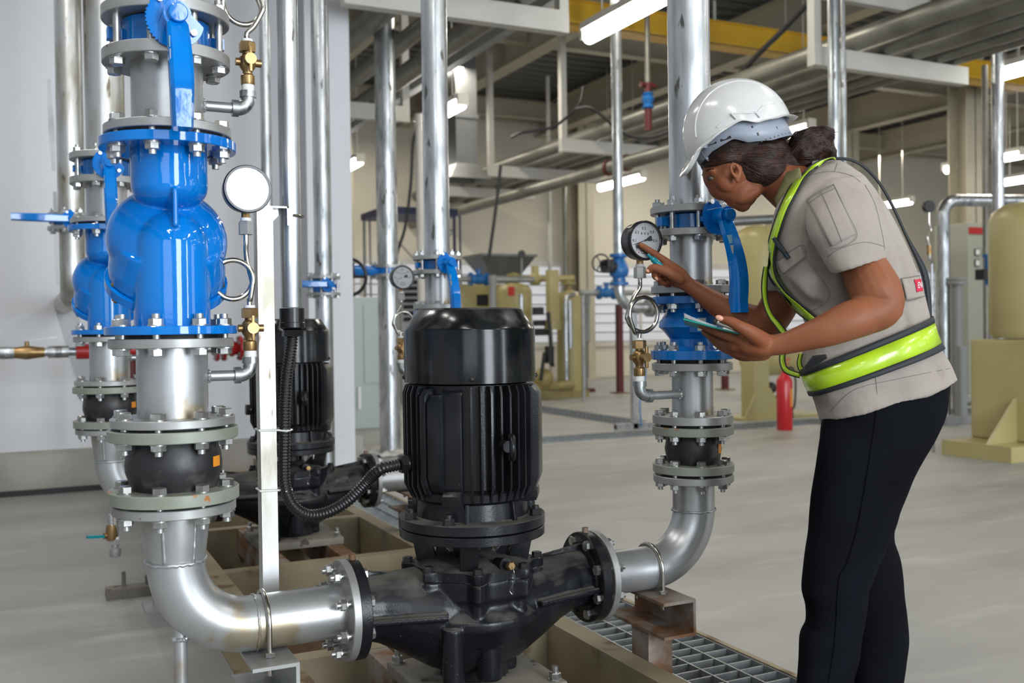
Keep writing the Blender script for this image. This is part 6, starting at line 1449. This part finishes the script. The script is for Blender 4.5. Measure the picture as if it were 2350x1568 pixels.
def strap(rows, name, parent, mat='vest_yellow', edge=2.6, bv=None, off=.006):
    """rows: px, py, half width px, direction angle of the width (deg), depth or None to lie on the shirt"""
    def line(k0, k1, nm, mt, o2):
        A, B = [], []
        for px, py, w, a, Z in dens([[*r[:4], -1 if r[4] is None else r[4]] for r in rows], 6):
            c_, s_ = math.cos(math.radians(a)), math.sin(math.radians(a))
            w *= .84
            for L, k in ((A, k0), (B, k1)):
                x, y = px + c_ * w * k, py - s_ * w * k; p = None
                if Z < 1.5 and bv: p = cast(bv, x, y, off + o2)
                if p is None: p = Q(x, y, (Z if Z > 1.5 else 2.30) - o2)
                L.append(p)
        # keep the strip smooth
        for L in (A, B):
            for _ in range(2):
                for i in range(1, len(L) - 1): L[i] = (L[i - 1] + L[i] * 2 + L[i + 1]) / 4
        m = MB(); m.ring_faces([[a, (a + b) / 2, b] for a, b in zip(A, B)], closed_u=False); o = m.done(nm, mt, parent, sharp=None); md = o.modifiers.new('s', 'SOLIDIFY'); md.thickness = .002; md.offset = 0; return o
    o = line(-.62, .62, name, mat, 0.001); line(-1, -.58, 'strap_edging', 'vest_black', 0); line(.58, 1, 'strap_edging', 'vest_black', 0); return o
strap([(1916, 364, 7, -60, None), (1880, 376, 10, -50, None), (1850, 402, 12, -40, None), (1828, 436, 13, -25, None), (1806, 478, 12, -22, None), (1790, 522, 12, -15, None), (1779, 562, 12, -8, None), (1774, 600, 13, 0, None), (1780, 636, 13, 22, None), (1800, 668, 13, 40, None), (1836, 702, 12, 50, None), (1880, 738, 11, 52, None)], 'shoulder_strap', VS, bv=SB, off=.008)
strap([(1758, 612, 7, 0, 2.42), (1754, 650, 9, 0, 2.42), (1756, 690, 8, 10, 2.41), (1768, 724, 8, 30, 2.40), (1790, 752, 10, 40, 2.385), (1806, 778, 10, 30, 2.38), (1796, 812, 9, 10, 2.38), (1796, 834, 9, 20, 2.37), (1806, 852, 9, 60, 2.355), (1836, 862, 8, 80, 2.34)], 'loose_strap', VS)
strap([(1838, 812, 6, 0, 2.33), (1834, 834, 7, 10, 2.33), (1842, 852, 8, 45, 2.325), (1862, 862, 7, 70, 2.30)], 'strap_end', VS)
strap([(1914, 364, 4, 80, 2.33), (1948, 366, 4, 70, 2.33), (1982, 382, 4, 50, 2.335), (2018, 420, 4, 38, 2.335), (2050, 476, 4, 26, 2.335), (2080, 542, 4, 20, 2.335), (2106, 592, 8, 20, 2.335), (2122, 630, 10, 8, 2.335), (2130, 680, 8, 4, 2.335), (2134, 744, 6, 6, 2.335)], 'back_strap', VS, mat='vest_black')
m = MB(); m.tube([Q(1850, 846, 2.235), Q(1872, 826, 2.22), Q(1896, 818, 2.205)], [.006, .011, .005], 10); m.done('belt_buckle', 'vest_black', VS)

# hair
m = MB(); ell(m, 1738, 368, ZH, 78, 62, .082, 8, 36); ell(m, 1690, 340, ZH, 92, 62, .080, 20, 36); ell(m, 1655, 372, ZH, 46, 17, .078, 16); ell(m, 1762, 402, ZH, 50, 42, .076); ell(m, 1728, 392, ZH, 34, 42, .081); ell(m, 1712, 384, ZH, 18, 24, .083); ell(m, 1768, 412, ZH, 46, 36, .070); ell(m, 1800, 398, ZH, 34, 36, .064); ell(m, 1808, 376, ZH - .01, 50, 40, .055, 15)
hb = remeshed(m, .004, 4)
for v in hb.bm.verts:
    p = v.co; v.co += v.normal * noise.noise(V((p.x * 40, p.y * 40, p.z * 90))) * .0025
hr = hb.done('hair', 'hair', W_, sharp=None)
m = MB(); ell(m, 1858, 342, ZH - .02, 54, 46, .058, 10); ell(m, 1882, 318, ZH - .03, 32, 26, .04, 20); ell(m, 1890, 350, ZH - .02, 28, 22, .045); ell(m, 1838, 362, ZH - .03, 36, 32, .045); ell(m, 1872, 338, ZH + .02, 40, 42, .04)
bb = remeshed(m, .004, 3)
for v in bb.bm.verts:
    p = v.co; v.co += v.normal * (noise.noise(V((p.x * 38, p.y * 38, p.z * 38))) * .007 + noise.noise(V((p.x * 90, p.y * 90, p.z * 90))) * .003)
bn = bb.done('hair_bun', 'hair', hr, sharp=None)
rnd = random.Random(3); HBV = bvh_of(hr); BBV = bvh_of(bn)
def strands(bv, lines, n, jit, name, mat, parent, r=.0007, off=.0006):
    m = MB()
    for k in range(n):
        L = lines[rnd.randrange(len(lines))]; jx, jy = rnd.gauss(0, jit), rnd.gauss(0, jit); P_ = []
        for a, b in dens(L, 5):
            p = cast(bv, a + jx + rnd.gauss(0, .6), b + jy + rnd.gauss(0, .6), off + rnd.random() * .001)
            if p is not None and (not P_ or (p - P_[-1]).length < .03): P_.append(p)
        if len(P_) > 3: m.tube(P_, [r * (1 - .7 * i / len(P_)) for i in range(len(P_))], 4)
    return m.done(name, mat, parent, sharp=None)
strands(HBV, [[(1618, 378), (1660, 372), (1710, 366), (1770, 372), (1815, 372)], [(1640, 366), (1690, 356), (1750, 358), (1810, 362)], [(1700, 385), (1730, 412), (1765, 428), (1800, 410)], [(1705, 378), (1745, 400), (1790, 398), (1820, 380)], [(1690, 350), (1740, 345), (1800, 352)]], 150, 9, 'hair_strands', 'hair_red', hr)
strands(BBV, [[(1815, 360), (1850, 320), (1890, 300), (1905, 315)], [(1825, 375), (1870, 372), (1900, 350), (1905, 330)], [(1840, 350), (1860, 335), (1885, 340), (1880, 360)], [(1835, 330), (1870, 305), (1905, 302)]], 110, 8, 'bun_strands', 'hair_red', bn)
m = MB()
for k in range(40):
    a = rnd.uniform(1855, 1912); b = 296 + rnd.uniform(0, 10) + abs(a - 1885) * .3; Z = ZH - .03 + rnd.uniform(-.03, .03); dx, dy = rnd.uniform(-6, 16), rnd.uniform(-14, 4)
    m.tube(smooth_path([Q(a - 12, b + 14, Z), Q(a, b, Z), Q(a + dx, b + dy * .6, Z)], 3), [.0009, .0009, .0008, .0007, .0006, .0005, .0003][:7], 4)
m.done('loose_hair', 'hair_red', bn)

# hard hat in its own frame
ZHH = ZH - .0
HB_ = Q(1692, 308, ZHH); k = PX(ZHH); e1 = (CR * .89 + CU * .455); e3 = (CU * .89 - CR * .455); e2 = CD
HT = thing('hard_hat', 'white safety helmet with grey harness worn tilted forward', 'hard hat', HB_ - V((0, 0, .06)))
A_, Hh, Lt = 124, 127, .112
def rim(phi):
    """height (px) of the shell edge; phi = 0 at the back, pi at the front"""
    c = -math.cos(phi)                      # +1 front
    tab = [(-1, -22), (-.6, -12), (-.2, -4), (.12, 18), (.4, 17), (.75, 12), (1, -12)]
    for (a, u), (b, w) in zip(tab, tab[1:]):
        if a <= c <= b + 1e-9:
            t = (c - a) / (b - a); t = t * t * (3 - 2 * t); return u + (w - u) * t
    return tab[-1][1]
def hp(e, u, l): return HB_ + e1 * (e * k) + e3 * (u * k) + e2 * l
def shell(scale, nrm=True):
    R = []; n = 96
    for i in range(19):
        t = i / 18; ring = []
        for j in range(n):
            ph = 2 * PI * j / n; r0 = rim(ph); el0 = math.asin(max(-.9, min(.9, r0 / Hh))); el = el0 + (PI / 2 - el0) * t * .9985
            ce = math.cos(el); e, l, u = A_ * scale * ce * math.cos(ph), Lt * scale * ce * math.sin(ph), Hh * scale * math.sin(el)
            ring.append(hp(e, u, l))
        R.append(ring)
    return R
n = 96; S0 = shell(1.0)
flare = []
for (ou, dn) in ((1.0, 0), (1.05, -3), (1.07, -8), (1.04, -9), (.985, -3)):
    ring = []
    for j in range(n):
        ph = 2 * PI * j / n; r0 = rim(ph); ce = math.cos(math.asin(max(-.9, min(.9, r0 / Hh)))); back = max(0, math.cos(ph)) ** 1.5; front = max(0, -math.cos(ph)) ** 2.5; kk = 1 + (ou - 1) * (.5 + 1.3 * back)
        pf = front * (ou - 1) * 520 if ou > 1 else 0
        ring.append(hp(A_ * kk * ce * math.cos(ph) - pf, r0 + dn * (.45 + .6 * back + 1.5 * front * (1 if ou > 1 else .3)), Lt * kk * ce * math.sin(ph)))
    flare.append(ring)
m = MB(); m.ring_faces(shell(.965)[::-1] + [flare[4], flare[3], flare[2], flare[1]] + S0, cap0=True, cap1=True); m.done('helmet_shell', 'helmet', HT, sharp=50)
m = MB()
for lt in (-.058, .058):
    f = math.sqrt(1 - (lt / Lt) ** 2); m.tube([hp(A_ * f * math.cos(a) * 1.002, Hh * f * math.sin(a) * 1.002, lt) for a in [math.radians(q) for q in range(8, 168, 5)]], .0022, 8)
m.done('shell_ridge', 'helmet', HT)
m = MB()
for e, u in ((-18, 22), (30, 2)):
    l = -Lt * math.sqrt(max(0, 1 - (e / A_) ** 2 - (u / Hh) ** 2)); m.tube([hp(e - 4, u + 16, l * .985 - .002), hp(e, u, l - .003)], .0022, 8)
l0 = -Lt * .97; m.tube([hp(e, u, -Lt * math.sqrt(max(0, 1 - (e / A_) ** 2 - (u / Hh) ** 2)) - .001) for e, u in ((-60, 26), (-22, 38), (10, 22), (30, 14), (50, 22), (84, 16))], .0018, 8); m.done('rain_gutter', 'helmet', HT)
low = lambda e: [u + (w - u) * (e - a) / (b - a) for (a, u), (b, w) in zip(((-120, -30), (-85, -14), (-37, -12), (-14, -34), (37, -54), (96, -62), (130, -62)), ((-85, -14), (-37, -12), (-14, -34), (37, -54), (96, -62), (130, -62), (140, -62))) if a <= e <= b][0]
R = []
for f in (0, .33, .66, 1):
    ring = []
    for j in range(96):
        ph = 2 * PI * j / 96; e = 106 * math.cos(ph); u0, u1 = low(e), 26; u = u0 + (u1 - u0) * f; ring.append(hp(e, u, .094 * math.sin(ph)))
    R.append(ring)
m = MB(); m.ring_faces(R, cap0=False, cap1=False); hs = m.done('headband', 'harness', HT, sharp=None); md = hs.modifiers.new('s', 'SOLIDIFY'); md.thickness = .0025; md.offset = 1
bl = lambda e: -.094 * math.sqrt(max(0, 1 - (e / 106) ** 2)) - .0026
m = MB()
for i in range(9):
    e = 14 + i * 10.5; m.cyl(hp(e, -46 - 1.2 * i, bl(e) + .001), hp(e, -46 - 1.2 * i, bl(e) - .0004), .0020, seg=10)
m.done('adjuster_holes', 'dark', hs)
for a, b, w in (((-62, -2), (-40, -6), 6), ((12, -28), (64, -34), 7), ((-84, 4), (-70, 0), 6), ((8, -8), (60, -10), 5)):
    m = MB(); m.bar(hp(a[0], a[1], bl(a[0]) - .0003), hp(b[0], b[1], bl(b[0]) - .0003), w * k, .001, up=-CD); m.done('band_slot', 'dark', hs, smooth=False)
m = MB(); m.tube([hp(-98, 2, -.035), hp(-96, -22, -.038), hp(-90, -44, -.040)], .004, 8); m.box(hp(-92, 6, -.052), (.012, .012, .012), None, .002); m.done('strap_clip', 'harness', HT)

# things in hand and pocket
t = thing('clipboard', 'teal clipboard with white paper held in the near hand', 'clipboard', Q(1630, 750, 2.2))
c4 = [Q(1568, 732, 2.165), Q(1696, 766, 2.13), Q(1704, 776, 2.30), Q(1574, 746, 2.335)]
def slab(m, P_, off, th):
    n_ = (P_[1] - P_[0]).cross(P_[3] - P_[0]).normalized(); n_ = n_ if n_.z > 0 else -n_
    a = [p + n_ * off for p in P_]; b = [p + n_ * (off + th) for p in P_]; m.ring_faces([a, b]); return n_
m = MB(); up_ = slab(m, c4, -.0015, .003); m.done('board', 'board', t, smooth=False)
for i in range(3):
    A = [c4[0].lerp(c4[3], v) for v in (.02, .9)]; B = [c4[1].lerp(c4[0], .42).lerp(c4[2].lerp(c4[3], .42), v) for v in (.02, .9)]
    rows = []
    for f in [q / 8 for q in range(9)]:
        lift = .002 + .0016 * i + (1 - f) ** 2 * (.004 + .002 * i); rows.append([A[0].lerp(B[0], f) + up_ * lift - CR * .001 * i, A[1].lerp(B[1], f) + up_ * lift])
    m = MB(); m.ring_faces(rows, closed_u=False); o = m.done('paper_sheet', 'paper', t, sharp=None); md = o.modifiers.new('s', 'SOLIDIFY'); md.thickness = .0008
p0, p1 = Q(1642, 742, 2.14) + up_ * .003, Q(1692, 760, 2.12) + up_ * .003
t = thing('pen', 'silver pen lying on the clipboard under the thumb', 'pen', p0, 'pens'); m = MB(); d = p1 - p0; m.tube([p0, p0 + d * .1, p0 + d * .85, p1], [.003, .0055, .0055, .002], 14); m.done('barrel', 'pen_silver', t); m = MB(); m.tube([p0 - d * .08, p0 + d * .05], .0062, 14); m.done('cap', 'dark', t)
p0, p1 = Q(1486, 584, 2.572), Q(1522, 616, 2.565); t = thing('pen', 'teal pen held in the pointing hand', 'pen', p0, 'pens'); d = p1 - p0; m = MB(); m.tube([p0 + d * .2, p0 + d * .35, p0 + d * .8, p1], [.004, .0078, .0082, .005], 16); m.done('barrel', 'pen_teal', t); m = MB(); m.tube([p0, p0 + d * .22], [.0035, .0042], 12); m.done('clicker', 'pen_teal', t)
a, b = cast(SB, 1814, 592, .008), cast(SB, 1786, 546, .012)
t = thing('pen', 'dark pen clipped in the chest pocket', 'pen', b, 'pens'); m = MB(); m.tube([a, a.lerp(b, .5), b], [.005, .0065, .005], 14); m.done('barrel', 'pen_dark', t); m = MB(); d = (b - a).normalized(); m.tube([b - CD * .004, a.lerp(b, .3) - CD * .008], .0025, 8); m.done('clip', 'dark', t)
